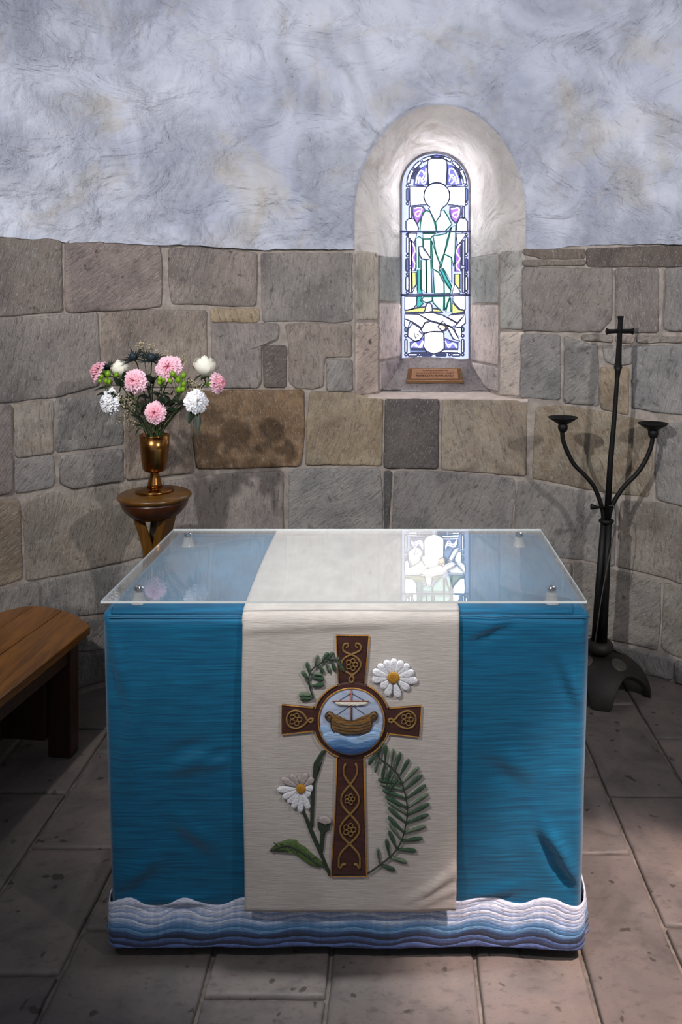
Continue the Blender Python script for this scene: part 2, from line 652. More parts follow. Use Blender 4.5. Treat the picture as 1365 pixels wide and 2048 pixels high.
def niche(t, s):
    """s 0 wall face, 1 end of the wide chamfer, 2 at the glass"""
    xo, zo = outer(t)
    xi, zi = inner(t)
    O = Vector((xo, wallY(xo), zo))
    I = Vector((xi, YG, zi))
    f = 0.50
    Mx = xo + (xi - xo) * f
    if t > 1 and t < 2:
        g = 0.42 + 0.08 * abs(math.cos(math.pi * (t - 1)))
    else:
        g = 0.5
    Mz = zo + (zi - zo) * (g if 1 < t < 2 else 0.5)
    Mx = xo + (xi - xo) * g
    Mp = Vector((Mx, O.y + 0.11, Mz))
    # in the plaster the two slopes melt into one
    wk = max(0.0, min(1.0, (zo - ZL) / 0.148)) if not (1 < t < 2) else 1.0
    Mp = Mp.lerp(O.lerp(I, 0.45) + Vector((0, -0.02, 0)), wk * 0.85)
    if s <= 1:
        return O.lerp(Mp, s)
    return Mp.lerp(I, s - 1)


def niche_z(t_side, s, z):
    """point on a straight jamb at height z (t_side 'L' or 'R')"""
    sgn = -1 if t_side == 'L' else 1
    xo, xi = XC + sgn * HW, XI + sgn * HI
    O = Vector((xo, wallY(xo), z))
    I = Vector((xi, YG, z))
    Mp = Vector(((xo + xi) / 2, O.y + 0.11, z))
    return O.lerp(Mp, s) if s <= 1 else Mp.lerp(I, s - 1)


wall = empty('wall_back', (0, YC, 0), kind='structure')


def disp(th, z):
    X = th * RW
    return 0.022 * fbm(X * 1.1 + 5, z * 1.1, 0.3, 3) + 0.006 * fbm(X * 5, z * 5, 1.7, 4)


# mortar core behind the blocks, with the opening cut out
def core():
    V, F = [], []
    TH0, TH1 = -1.57, 1.57
    tl = math.asin((XC - HW) / RW)
    tr = math.asin((XC + HW) / RW)

    def patch(a0, a1, z0, z1, nu, nv, fz1=None):
        n = len(V)
        for j in range(nv + 1):
            for i in range(nu + 1):
                th = a0 + (a1 - a0) * i / nu
                z = z0 + (z1 - z0) * j / nv
                V.append(S(th, z, 0.004 * fbm(th * 30, z * 14, 0, 3)))
        for j in range(nv):
            for i in range(nu):
                a = n + j * (nu + 1) + i
                F.append((a, a + 1, a + nu + 2, a + nu + 1))
    patch(TH0, tl, 0, ZL + 0.05, 90, 110)
    patch(tl, tr, 0, Z_SILL, 28, 70)
    patch(tr, TH1, 0, ZL + 0.05, 80, 110)
    return V, F


obj('mortar_bed', core(), M['mortar'], wall)


# the plaster: rings between the arch and a frame round it, then plain fields
def plaster():
    V, F = [], []

    def edge_z(th):     # ragged lower edge
        X = th * RW
        return ZL + 0.012 * fbm(X * 6, 0.5, 0, 4) + 0.004 * fbm(X * 40, 2.5, 0, 2)

    def pt(th, z, rim=0.0):
        h = 0.016 + disp(th, z)
        return S(th, z, h * (1 - rim))
    tL, tR = math.asin((XC - 0.75) / RW), math.asin((XC + 0.75) / RW)
    ZT = 3.30

    def patch(a0, a1, nu, nv, z0f, z1f):
        n = len(V)
        for j in range(nv + 1):
            for i in range(nu + 1):
                th = a0 + (a1 - a0) * i / nu
                z0, z1 = z0f(th), z1f(th)
                f = j / nv
                z = z0 + (z1 - z0) * f
                V.append(pt(th, z))
        for j in range(nv):
            for i in range(nu):
                a = n + j * (nu + 1) + i
                F.append((a, a + 1, a + nu + 2, a + nu + 1))
    patch(-1.57, tL, 110, 76, edge_z, lambda t: ZT)
    patch(tR, 1.57, 100, 76, edge_z, lambda t: ZT)
    patch(tL, tR, 70, 24, lambda t: 2.87, lambda t: ZT)
    # return of the lower edge back to the stone
    for a0, a1 in ((-1.57, math.asin((XC - HW) / RW)), (math.asin((XC + HW) / RW), 1.57)):
        n = len(V)
        K = 240
        for i in range(K + 1):
            th = a0 + (a1 - a0) * i / K
            V.append(pt(th, edge_z(th)))
            V.append(S(th, edge_z(th) + 0.004, -0.01))
        for i in range(K):
            F.append((n + 2 * i, n + 2 * i + 1, n + 2 * i + 3, n + 2 * i + 2))
    # the field round the arch
    cx, cz = XC, 2.12
    K, R_ = 150, 20
    n = len(V)
    for k in range(K + 1):
        f = k / K
        # contour point
        tz0 = (ZL - Z_SILL) / (Z_SPR - Z_SILL)
        t = tz0 + f * (3 - 2 * tz0)
        xo, zo = outer(t)
        if f in (0, 1):
            zo = edge_z(math.asin(xo / RW))
        to = math.asin(xo / RW)
        # frame point along the ray
        dx, dz = xo - cx, zo - cz
        sx = 0.75 / abs(dx) if abs(dx) > 1e-6 else 1e9
        sz = (2.87 - cz) / dz if dz > 1e-6 else (1e9 if dz >= -1e-6 else (ZL - cz) / dz)
        if zo < cz:
            fx, fz = cx + math.copysign(0.75, dx), zo
        else:
            s_ = min(sx, sz)
            fx, fz = cx + dx * s_, cz + dz * s_
        tf = math.asin(max(-1, min(1, fx / RW)))
        if k in (0, K): fz = edge_z(tf)
        for r in range(R_ + 1):
            g = (r / R_) ** 1.4
            th = to + (tf - to) * g
            z = zo + (fz - zo) * g
            if k in (0, K): z = edge_z(th)
            V.append(pt(th, z, 1.0 if r == 0 else (0.45 if r == 1 else 0)))
    for k in range(K):
        for r in range(R_):
            a = n + k * (R_ + 1) + r
            F.append((a, a + 1, a + R_ + 2, a + R_ + 1))
    return V, F


obj('plaster', plaster(), M['plaster'], wall)


# half dome over the apse
def dome():
    def fn(u, v):
        th = -1.57 + 3.14 * u
        e = v * math.pi / 2
        r = (RW - 0.016) * math.cos(e)
        return Vector((r * math.sin(th), YC + r * math.cos(th), 3.28 + (RW - 0.016) * math.sin(e)))
    return grid(fn, 60, 24)


obj('vault', dome(), M['plaster'], wall)


# the splayed reveal
def reveal(zlo, zhi, up):
    V, F = [], []
    K = 160 if up else 30
    ss = [0, 0.12, 0.3, 0.5, 0.7, 0.88, 1.0, 1.1, 1.25, 1.45, 1.65, 1.85, 2.0]
    tz0 = (zlo - Z_SILL) / (Z_SPR - Z_SILL)
    for k in range(K + 1):
        t = tz0 + k / K * (3 - 2 * tz0)
        for s in ss:
            p = niche(t, s)
            d = 0.010 * fbm(p.x * 3, p.z * 3, p.y * 3, 4) * min(1, 3 * s) * min(1, (2 - s) * 3)
            # soften the arris between the two slopes
            soft = max(0, 1 - abs(s - 1) / 0.35) * 0.012
            c = Vector((XC, p.y, min(p.z, 2.2)))
            dirn = (c - p)
            dirn.normalize()
            V.append(p + dirn * (d - soft * -0.3))
    m = len(ss)
    for k in range(K):
        for j in range(m - 1):
            a = k * m + j
            F.append((a, a + 1, a + m + 1, a + m))
    return V, F


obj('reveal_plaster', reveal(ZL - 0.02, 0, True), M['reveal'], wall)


def jamb_core(side):
    def fn(u, v):
        return niche_z(side, u * 2, Z_SILL - 0.03 + (ZL - Z_SILL + 0.02) * v)
    V, F = grid(fn, 8, 12)
    return V, F


for sd in 'LR':
    obj('jamb_mortar', jamb_core(sd), M['mortar'], wall)

# ---------------------------------------------------------------- wall blocks
def chaikin(pts, k=1, cut=0.008):
    for _ in range(k):
        out = []
        n = len(pts)
        for i in range(n):
            a, b_ = pts[i], pts[(i + 1) % n]
            f = min(0.25, cut / (math.hypot(b_[0] - a[0], b_[1] - a[1]) + 1e-9))
            out.append((a[0] * (1 - f) + b_[0] * f, a[1] * (1 - f) + b_[1] * f))
            out.append((a[0] * f + b_[0] * (1 - f), a[1] * f + b_[1] * (1 - f)))
        pts = out
    return pts


def densify(pts, step):
    out = []
    n = len(pts)
    for i in range(n):
        a, b_ = pts[i], pts[(i + 1) % n]
        d = math.hypot(b_[0] - a[0], b_[1] - a[1])
        m = max(1, int(d / step))
        for k in range(m):
            out.append((a[0] + (b_[0] - a[0]) * k / m, a[1] + (b_[1] - a[1]) * k / m))
    return out


def block(poly, surf, name, mat, parent, col, alpha, proud, depth, rotz=0.0, step=0.025, rough=0.006, jitter=0.0035, rnd=0.009, grow=0.0):
    """poly in surface metres (u, v); surf(u, v, h) -> world.  A block with rounded, worn edges."""
    seed = random.uniform(0, 90)
    pts = densify(chaikin(poly, 1, rnd), step)
    pts = [(u + jitter * noise.noise(Vector((u * 25, v * 25, seed))), v + jitter * noise.noise(Vector((u * 25, v * 25, seed + 9)))) for u, v in pts]
    n = len(pts)
    cu = sum(p[0] for p in pts) / n
    cv = sum(p[1] for p in pts) / n
    gx = 1 + grow / max(0.02, max(p[0] for p in pts) - cu)
    gy = 1 + grow / max(0.02, max(p[1] for p in pts) - cv)
    pts = [(cu + (u - cu) * gx, cv + (v - cv) * gy) for u, v in pts]
    size = min(max(p[0] for p in pts) - min(p[0] for p in pts), max(p[1] for p in pts) - min(p[1] for p in pts))
    rings = []
    e = min(0.007, size * 0.12)
    for ins, h in ((0, -depth), (0, proud * 0.25), (e * 0.45, proud * 0.75), (e * 1.1, proud * 0.96), (e * 2.4, proud)):
        rings.append((('i', ins), h))
    for f in (0.80, 0.62, 0.44, 0.26, 0.1):
        rings.append((('f', f), proud))
    V, F = [], []
    for (kind, a), h in rings:
        for (u, v) in pts:
            d = math.hypot(u - cu, v - cv) + 1e-9
            base = max(0.0, 1 - e * 2.4 / d)
            f = max(0.0, 1 - a / d) if kind == 'i' else base * a
            uu, vv = cu + (u - cu) * f, cv + (v - cv) * f
            hh = h
            if h > 0:
                hh += rough * fbm(uu * 7 + seed, vv * 7, seed, 3) * (1 if kind == 'f' else 0.5) + rough * 0.35 * noise.noise(Vector((uu * 30, vv * 30, seed)))
            V.append(surf(uu, vv, hh))
    R_ = len(rings)
    V.append(surf(cu, cv, proud + rough * fbm(cu * 7 + seed, cv * 7, seed, 3)))
    for r in range(R_ - 1):
        for i in range(n):
            F.append((r * n + i, r * n + (i + 1) % n, (r + 1) * n + (i + 1) % n, (r + 1) * n + i))
    c = len(V) - 1
    for i in range(n):
        F.append(((R_ - 1) * n + i, (R_ - 1) * n + (i + 1) % n, c))
    origin = surf(cu, cv, 0)
    if rotz:
        Rm = Matrix.Rotation(rotz, 3, 'Z')
        Ri = Rm.inverted()
        V = [origin + Ri @ (v - origin) for v in V]
    o = obj(name, (V, F), mat, parent, True, origin)
    if rotz:
        o.rotation_euler = (0, 0, rotz)
    o.color = (*lin(*col)[:3], alpha)
    return o


G1, G2, G3 = (143, 136, 133), (134, 131, 130), (150, 146, 143)
STONES = [
    # (pixel outline, colour, brown stain)
    ([(-60, 470), (0, 470), (60, 474), (121, 482), (124, 622), (60, 628), (0, 632), (-60, 638)], (128, 120, 116), .15),
    ([(130, 481), (200, 480), (264, 486), (318, 492), (323, 520), (322, 612), (285, 617), (140, 625), (130, 620)], (142, 131, 127), .1),
    ([(339, 496), (420, 498), (514, 506), (513, 560), (511, 611), (462, 612), (400, 608), (344, 607), (338, 560)], (144, 134, 130), .1),
    ([(422, 618), (520, 618), (517, 644), (423, 643)], (166, 150, 126), .25),
    ([(523, 507), (704, 507), (704, 641), (671, 645), (610, 641), (526, 643)], (136, 132, 130), .05),
    ([(1047, 499), (1100, 499), (1171, 499), (1171, 517), (1086, 517), (1047, 509)], (118, 108, 101), .2),
    ([(1047, 521), (1171, 521), (1171, 530), (1047, 532)], (126, 117, 111), .1),
    ([(1175, 498), (1260, 495), (1365, 492), (1430, 490), (1430, 532), (1300, 533), (1175, 533)], (104, 96, 92), .1),
    ([(1046, 535), (1226, 538), (1225, 600), (1222, 640), (1202, 663), (1113, 663), (1046, 660)], (136, 130, 127), .12),
    ([(1233, 539), (1318, 538), (1317, 664), (1234, 666)], (132, 125, 122), .12),
    ([(1335, 536), (1430, 535), (1430, 662), (1340, 662), (1329, 655)], (130, 127, 126), .05),
    ([(1165, 669), (1226, 671), (1226, 683), (1166, 680)], (150, 140, 134), 0),
    ([(1232, 672), (1269, 672), (1269, 686), (1234, 685)], (140, 130, 124), 0),
    ([(1274, 671), (1365, 674), (1430, 673), (1430, 684), (1274, 685)], (138, 130, 125), 0),
    ([(1044, 669), (1121, 671), (1121, 735), (1120, 800), (1042, 794)], (134, 133, 133), .05),
    ([(1131, 672), (1165, 684), (1197, 692), (1198, 812), (1129, 805)], (136, 134, 133), .08),
    ([(1205, 692), (1264, 691), (1264, 728), (1230, 729), (1212, 721)], (142, 138, 136), 0),
    ([(1202, 735), (1259, 736), (1257, 829), (1203, 818)], (152, 138, 120), .45),
    ([(1268, 693), (1365, 690), (1430, 688), (1430, 830), (1365, 828), (1323, 825), (1266, 815)], (139, 138, 138), .03),
    ([(-60, 645), (0, 638), (120, 631), (193, 625), (197, 675), (200, 730), (196, 770), (150, 783), (105, 795), (0, 805), (-60, 812)], (135, 130, 127), .06),
    ([(204, 627), (300, 620), (412, 622), (414, 700), (417, 773), (300, 774), (206, 769), (202, 700)], (146, 136, 129), .18),
    ([(423, 648), (557, 648), (556, 678), (523, 690), (523, 763), (514, 775), (429, 775), (424, 700)], (146, 138, 135), .03),
    ([(528, 692), (573, 691), (572, 775), (528, 774)], (104, 96, 92), 0),
    ([(571, 649), (640, 648), (703, 650), (703, 714), (650, 714), (646, 772), (630, 777), (592, 776), (579, 764), (578, 690)], (148, 138, 132), .12),
    ([(654, 720), (704, 720), (704, 781), (655, 781)], (150, 146, 143), 0),
    ([(-60, 818), (0, 810), (20, 808), (23, 915), (22, 984), (0, 990), (-60, 998)], (134, 127, 124), .05),
    ([(28, 808), (104, 800), (105, 905), (60, 911), (31, 915)], (156, 148, 140), .3),
    ([(29, 920), (104, 910), (110, 955), (102, 974), (60, 982), (30, 985)], (140, 137, 136), .04),
    ([(111, 799), (180, 794), (245, 787), (246, 889), (112, 904)], (138, 136, 134), .06),
    ([(120, 913), (243, 898), (246, 960), (146, 976), (121, 966)], (141, 137, 135), .04),
    ([(252, 786), (379, 778), (382, 875), (386, 944), (300, 954), (252, 959)], (138, 127, 118), .3),
    ([(389, 783), (450, 781), (607, 781), (609, 857), (604, 918), (597, 931), (497, 935), (394, 937), (386, 877)], (140, 116, 92), .9),
    ([(621, 784), (703, 786), (740, 797), (766, 798), (763, 930), (613, 929), (614, 850)], (162, 148, 128), .5),
    ([(772, 799), (878, 799), (876, 936), (769, 935)], (100, 95, 94), 0),
    ([(887, 800), (1035, 801), (1054, 815), (1052, 951), (1000, 948), (884, 938)], (162, 151, 137), .35),
    ([(1073, 814), (1135, 813), (1200, 823), (1260, 836), (1306, 846), (1304, 930), (1298, 994), (1200, 982), (1066, 956)], (150, 140, 125), .5),
    ([(1320, 850), (1365, 846), (1430, 845), (1430, 1022), (1365, 1011), (1316, 999), (1312, 930)], (138, 136, 135), .06),
    ([(330, 963), (445, 949), (564, 942), (566, 1030), (568, 1120), (330, 1120)], (150, 141, 137), .05),
    ([(580, 940), (700, 936), (760, 938), (765, 1000), (766, 1120), (576, 1120)], (145, 143, 142), .03),
    ([(769, 942), (784, 944), (779, 1030), (777, 1120), (770, 1120)], (96, 94, 94), 0),
    ([(790, 944), (880, 943), (960, 950), (1029, 958), (1032, 997), (1024, 1034), (1022, 1120), (783, 1120)], (142, 139, 138), .08),
    ([(1040, 962), (1150, 979), (1234, 997), (1229, 1131), (1150, 1117), (1030, 1110), (1032, 1020)], (140, 137, 135), .05),
    ([(1244, 1002), (1316, 1006), (1365, 1017), (1430, 1026), (1430, 1180), (1365, 1167), (1330, 1154), (1236, 1132), (1239, 1060)], (144, 137, 131), .2),
    ([(1150, 1125), (1224, 1139), (1321, 1162), (1322, 1230), (1315, 1300), (1240, 1282), (1150, 1266)], (138, 134, 130), .15),
    ([(1330, 1164), (1365, 1173), (1430, 1187), (1430, 1332), (1365, 1316), (1340, 1306), (1325, 1294)], (142, 138, 132), .2),
    ([(1150, 1274), (1235, 1290), (1345, 1318), (1347, 1358), (1280, 1340), (1150, 1308)], (140, 138, 136), .03),
    ([(1353, 1321), (1430, 1341), (1430, 1390), (1353, 1362)], (134, 131, 129), .03),
    ([(46, 1007), (73, 992), (132, 983), (243, 968), (326, 960), (326, 1106), (272, 1116), (146, 1145), (53, 1160), (49, 1073)], (145, 138, 131), .25),
    ([(-60, 1010), (0, 1000), (38, 1001), (42, 1100), (43, 1158), (0, 1170), (-60, 1184)], (146, 134, 120), .35),
    ([(-60, 1195), (0, 1179), (76, 1164), (79, 1235), (-60, 1262)], (144, 140, 137), .05),
    ([(84, 1163), (280, 1122), (326, 1114), (328, 1216), (84, 1240)], (140, 138, 136), .04),
    ([(90, 1250), (328, 1224), (328, 1288), (200, 1298), (90, 1312)], (134, 132, 130), .04),
    ([(90, 1318), (200, 1304), (328, 1294), (328, 1338), (205, 1362), (90, 1392)], (128, 126, 124), .04),
    ([(-60, 1270), (84, 1246), (84, 1310), (-60, 1340)], (138, 133, 129), .05),
]
for x0, x1 in ((332, 500), (506, 690), (697, 870), (877, 1020), (1027, 1144)):
    STONES.append(([(x0, 1127), (x1, 1127), (x1, 1210), (x0, 1210)], G1, .08))
for x0, x1 in ((332, 420), (426, 610), (617, 800), (807, 960), (967, 1144)):
    STONES.append(([(x0, 1217), (x1, 1217), (x1, 1284), (x0, 1284)], G2, .08))
wall_surf = lambda u, v, h: S(u / RW, v, h)
for poly, colr, al in STONES:
    uv = []
    for (a, b_) in poly:
        th, z = px2wall(a, b_)
        uv.append((th * RW, max(z, 0.006)))
    thc = sum(p[0] for p in uv) / len(uv) / RW
    block(uv, wall_surf, 'stone_block', M['stone'], wall, tuple(min(255, int(c * 1.03)) for c in colr), al, random.uniform(0.006, 0.017), 0.03, -thc, grow=0.0035)

# courses beyond the edges of the view
zc = [0.006, 0.20, 0.44, 0.62, 0.90, 1.25, 1.62, 1.945]
for side in (-1, 1):
    for k in range(len(zc) - 1):
        th_in = px2wall(-66 if side < 0 else 1437, 800)[0]
        u, end = abs(th_in) * RW, 1.55 * RW
        while u < end - 0.1:
            ww = random.uniform(0.28, 0.52)
            u1 = min(u + ww, end)
            a, b_ = (u, u1 - 0.014) if side > 0 else (-u1 + 0.014, -u)
            g = random.randint(-8, 8)
            block([(a, zc[k] + .007), (b_, zc[k] + .007), (b_, zc[k + 1] - .007), (a, zc[k + 1] - .007)], wall_surf, 'stone_block',
                  M['stone'], wall, (138 + g, 132 + g, 128 + g), random.uniform(0, .2), random.uniform(.005, .012), .03, -(a + b_) / 2 / RW, step=0.05)
            u = u1

# jamb stones of the niche, window light added to their pale colours
def jamb_block(side, s0, s1, z0, z1, colr, al):
    sgn = -1 if side == 'L' else 1
    p0 = niche_z(side, 0, 1.5)
    wid0 = (niche_z(side, 1, 1.5) - p0).length
    wid1 = (niche_z(side, 2, 1.5) - niche_z(side, 1, 1.5)).length

    def s2u(s): return s * wid0 if s <= 1 else wid0 + (s - 1) * wid1

    def surf(u, v, h):
        s = u / wid0 if u <= wid0 else 1 + (u - wid0) / wid1
        p = niche_z(side, s, v)
        d = (niche_z(side, 1, v) - niche_z(side, 0, v)) if s <= 1 else (niche_z(side, 2, v) - niche_z(side, 1, v))
        nrm = Vector((-d.y * sgn, d.x * sgn, 0)).normalized()
        if nrm.y > 0: nrm = -nrm
        return p + nrm * h
    a, b_ = s2u(s0), s2u(s1)
    block([(a, z0), (b_, z0), (b_, z1), (a, z1)], surf, 'jamb_stone', M['stone'], wall, colr, al, 0.008, 0.02, 0.0, rough=0.005)


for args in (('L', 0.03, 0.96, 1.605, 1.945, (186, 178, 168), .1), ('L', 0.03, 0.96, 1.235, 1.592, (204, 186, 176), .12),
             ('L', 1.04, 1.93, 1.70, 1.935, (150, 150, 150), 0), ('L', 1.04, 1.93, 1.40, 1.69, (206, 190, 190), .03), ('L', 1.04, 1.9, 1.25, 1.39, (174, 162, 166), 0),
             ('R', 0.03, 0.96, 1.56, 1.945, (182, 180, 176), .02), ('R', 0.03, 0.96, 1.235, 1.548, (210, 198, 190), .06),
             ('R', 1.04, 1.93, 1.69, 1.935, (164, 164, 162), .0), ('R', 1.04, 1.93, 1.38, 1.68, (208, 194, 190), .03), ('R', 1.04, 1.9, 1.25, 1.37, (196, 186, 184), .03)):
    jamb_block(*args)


# sill: a sloping stone under the glass and a mortared ledge at the wall face
def sill():
    a0, a1 = XI - HI - 0.03, XI + HI + 0.03
    b0, b1 = XC - 0.315, XC + 0.315

    def fn(u, v):
        xa = a0 + (a1 - a0) * u
        xb = b0 + (b1 - b0) * u
        y = 4.38 + (4.085 - 4.38) * v
        z = 1.392 + (1.243 - 1.392) * (v ** 0.85)
        x = xa + (xb - xa) * v
        return Vector((x, y, z + 0.008 * fbm(x * 9, y * 9, 0, 4)))
    V1, F1 = grid(fn, 36, 22)
    base = [Vector((b0, 4.085, 1.20)), Vector((b1, 4.085, 1.20)), Vector((b1, 4.085, 1.243)), Vector((b0, 4.085, 1.243))]
    return join((V1, F1), (base, [(0, 1, 2, 3)]))


o = obj('sill_stone', sill(), M['stone'], wall)
o.color = (*lin(140, 132, 134)[:3], .05)


def ledge():
    xl, xr = XC - HW - 0.005, XC + HW + 0.01

    def fn(u, v):
        xf = xl + (xr - xl) * u
        xb = XC - 0.33 + 0.66 * u
        x = xf + (xb - xf) * v
        y = wallY(xf) - 0.012 + (4.10 - wallY(xf) + 0.012) * v
        return Vector((x, y, 1.226 + 0.010 * v + 0.005 * fbm(x * 14, y * 14, 3, 3)))
    V1, F1 = grid(fn, 60, 10)
    n = len(V1)
    V2 = []
    F2 = []
    for i in range(61):
        p = V1[i]
        V2.append(p + Vector((0, 0.012, -0.016)))
    for i in range(60):
        F2.append((i, i + 1, n + i + 1, n + i))
    return V1 + V2, F1 + F2


obj('sill_ledge', ledge(), M['sill_mortar'], wall)

# ------------------------------------------------------------------ floor
floor = obj('floor', box((-4.0, -3.0, -0.12), (4.0, 4.2, -0.012)), M['floor_mortar'], None, False, kind='structure')
XJ = [-4.0, -3.3, -2.9, -2.5, -2.12, -1.79, -1.46, -1.14, -0.848, -0.477, -0.173, 0.197, 0.473, 0.717, 0.996, 1.31, 1.62, 1.95, 2.3, 2.7, 3.2, 4.0]
CROSS = {7: [2.0045, 2.472, 3.0], 6: [2.754, 3.17], 8: [2.15], 9: [1.936], 10: [1.55, 2.3], 11: [1.7, 2.5], 12: [2.447], 13: [2.16, 2.732, 3.365], 14: [2.6, 3.10]}
rf = random.Random(3)
for k in range(len(XJ) - 1):
    ys = list(CROSS.get(k, []))
    if not ys: ys = [2.0 + rf.uniform(-.3, .3), 2.6 + rf.uniform(-.2, .2)]
    y = ys[0]
    while y > -2.2:
        y -= rf.uniform(0.45, 0.75)
        ys.insert(0, y)
    y = ys[-1]
    while y < 4.0:
        y += rf.uniform(0.4, 0.7)
        ys.append(y)
    for j in range(len(ys) - 1):
        a, b_ = XJ[k] + 0.005, XJ[k + 1] - 0.005
        y0, y1 = ys[j] + 0.004, ys[j + 1] - 0.004
        xm, ym = (a + b_) / 2, (y0 + y1) / 2
        nearest = math.hypot(max(a, min(0, b_)), max(0, y0 - YC))
        if y0 > YC and nearest > RW + 0.03: continue
        if y0 < YC and min(abs(a), abs(b_)) > 2.2: continue
        tint = rf.uniform(-9, 9)
        visible = y1 > 1.2 and abs(xm) < 1.8
        block([(a, y0), (b_, y0), (b_, y1), (a, y1)], lambda u, v, h: Vector((u, v, h - 0.012)), 'flagstone', M['flag'], floor,
              (114 + tint, 106 + tint * .9, 103 + tint * .8), 1.0, 0.012, 0.02, 0.0, step=0.05 if visible else 0.2, rough=0.0025, jitter=0.003, rnd=0.004)

# side walls of the chancel towards the viewer
for sx, nm in ((-1, 'wall_left'), (1, 'wall_right')):
    x0, x1 = (RW, RW + 0.15) if sx > 0 else (-RW - 0.15, -RW)
    wl = empty(nm, (sx * RW, 0, 0), kind='structure')
    obj('mortar_bed', box((x0, -1.6, 0.0), (x1, YC, ZL)), M['mortar'], wl, False)
    obj('plaster', box((x0 - (0.02 if sx > 0 else 0), -1.6, ZL), (x1 + (0.02 if sx < 0 else 0), YC, 3.3)), M['plaster'], wl, False)
    for k in range(len(zc) - 1):
        u = -1.58 + random.uniform(0, .1)
        while u < YC - 0.1:
            u1 = min(u + random.uniform(0.35, 0.6), YC)
            g = random.randint(-8, 8)
            block([(u, zc[k] + .007), (u1 - .014, zc[k] + .007), (u1 - .014, zc[k + 1] - .007), (u, zc[k + 1] - .007)],
                  lambda a, b_, h, s_=sx: Vector((s_ * (RW - h), a, b_)), 'stone_block', M['stone'], wl, (138 + g, 132 + g, 128 + g), random.uniform(0, .2),
                  random.uniform(.005, .012), .03, 0.0, step=0.08)
            u = u1

# ------------------------------------------------------------------ stained glass window
win = empty('window_1', (XI, YG, ZI0), kind='structure')


def gl(zx, zy, dy=0.0):
    """a point of the window, read at 4.18 px per photo pixel"""
    return P(790 + zx / 4.182, 290 + zy / 4.18, YG) + Vector((0, dy, 0))


def arch_outline(grow=0.0, n=28):
    pts = [Vector((XI - HI - grow, YG, ZI0 - 0.012 - grow)), Vector((XI + HI + grow, YG, ZI0 - 0.012 - grow))]
    for k in range(n + 1):
        a = math.pi * k / n
        pts.append(Vector((XI + (HI + grow) * math.cos(a), YG, ZISPR + (HI + grow) * math.sin(a))))
    return pts


WH = 12.5
GM = {
    'w': emit_glass('clear_glass', (1.0, 0.99, 1.0), WH),
    'bg': emit_glass('pale_blue_glass', (0.55, 0.62, 1.0), 1.2),
    'b': emit_glass('blue_glass', (0.16, 0.16, 0.74), 0.9, (0.30, 0.30, 0.92), 90),
    'bb': emit_glass('sky_blue_glass', (0.36, 0.50, 1.0), 1.1),
    'p': emit_glass('violet_glass', (0.34, 0.16, 0.78), 0.9, (0.62, 0.26, 0.72), 70),
    'r': emit_glass('rose_glass', (0.80, 0.14, 0.40), 0.8),
    'g': emit_glass('sea_green_glass', (0.62, 1.0, 0.93), 1.55),
    't': emit_glass('teal_glass', (0.10, 0.62, 0.62), 0.8),
    'y': emit_glass('yellow_green_glass', (0.72, 0.80, 0.16), 0.95, (0.95, 0.98, 0.6), 110),
    'f': emit_glass('blush_glass', (1.0, 0.92, 0.86), 4.0),
    'o': emit_glass('amber_glass', (1.0, 0.66, 0.22), 1.0),
}
M['teal_glow'] = simple('lead_teal_glow', lin(22, 118, 108), 0.5)  # lead round the robe, teal glow of the glass put into its colour

back = arch_outline(0.0)
obj('background_pane', prism([p + Vector((0, 0.006, 0)) for p in back], (0, 0.004, 0)), GM['bg'], win, False)


def circ(cx, cy, r, a0=0, a1=360, n=22):
    return [(cx + r * math.cos(math.radians(a0 + (a1 - a0) * k / n)), cy + r * math.sin(math.radians(a0 + (a1 - a0) * k / n))) for k in range(n + (0 if a1 - a0 == 360 else 1))]


def capsule(x0, y0, x1, y1, n=5):
    if (y1 - y0) > (x1 - x0):
        r = (x1 - x0) / 2
        cx = (x0 + x1) / 2
        return circ(cx, y0 + r, r, 180, 360, n) + circ(cx, y1 - r, r, 0, 180, n)
    r = (y1 - y0) / 2
    cy = (y0 + y1) / 2
    return circ(x0 + r, cy, r, 90, 270, n) + circ(x1 - r, cy, r, -90, 90, n)


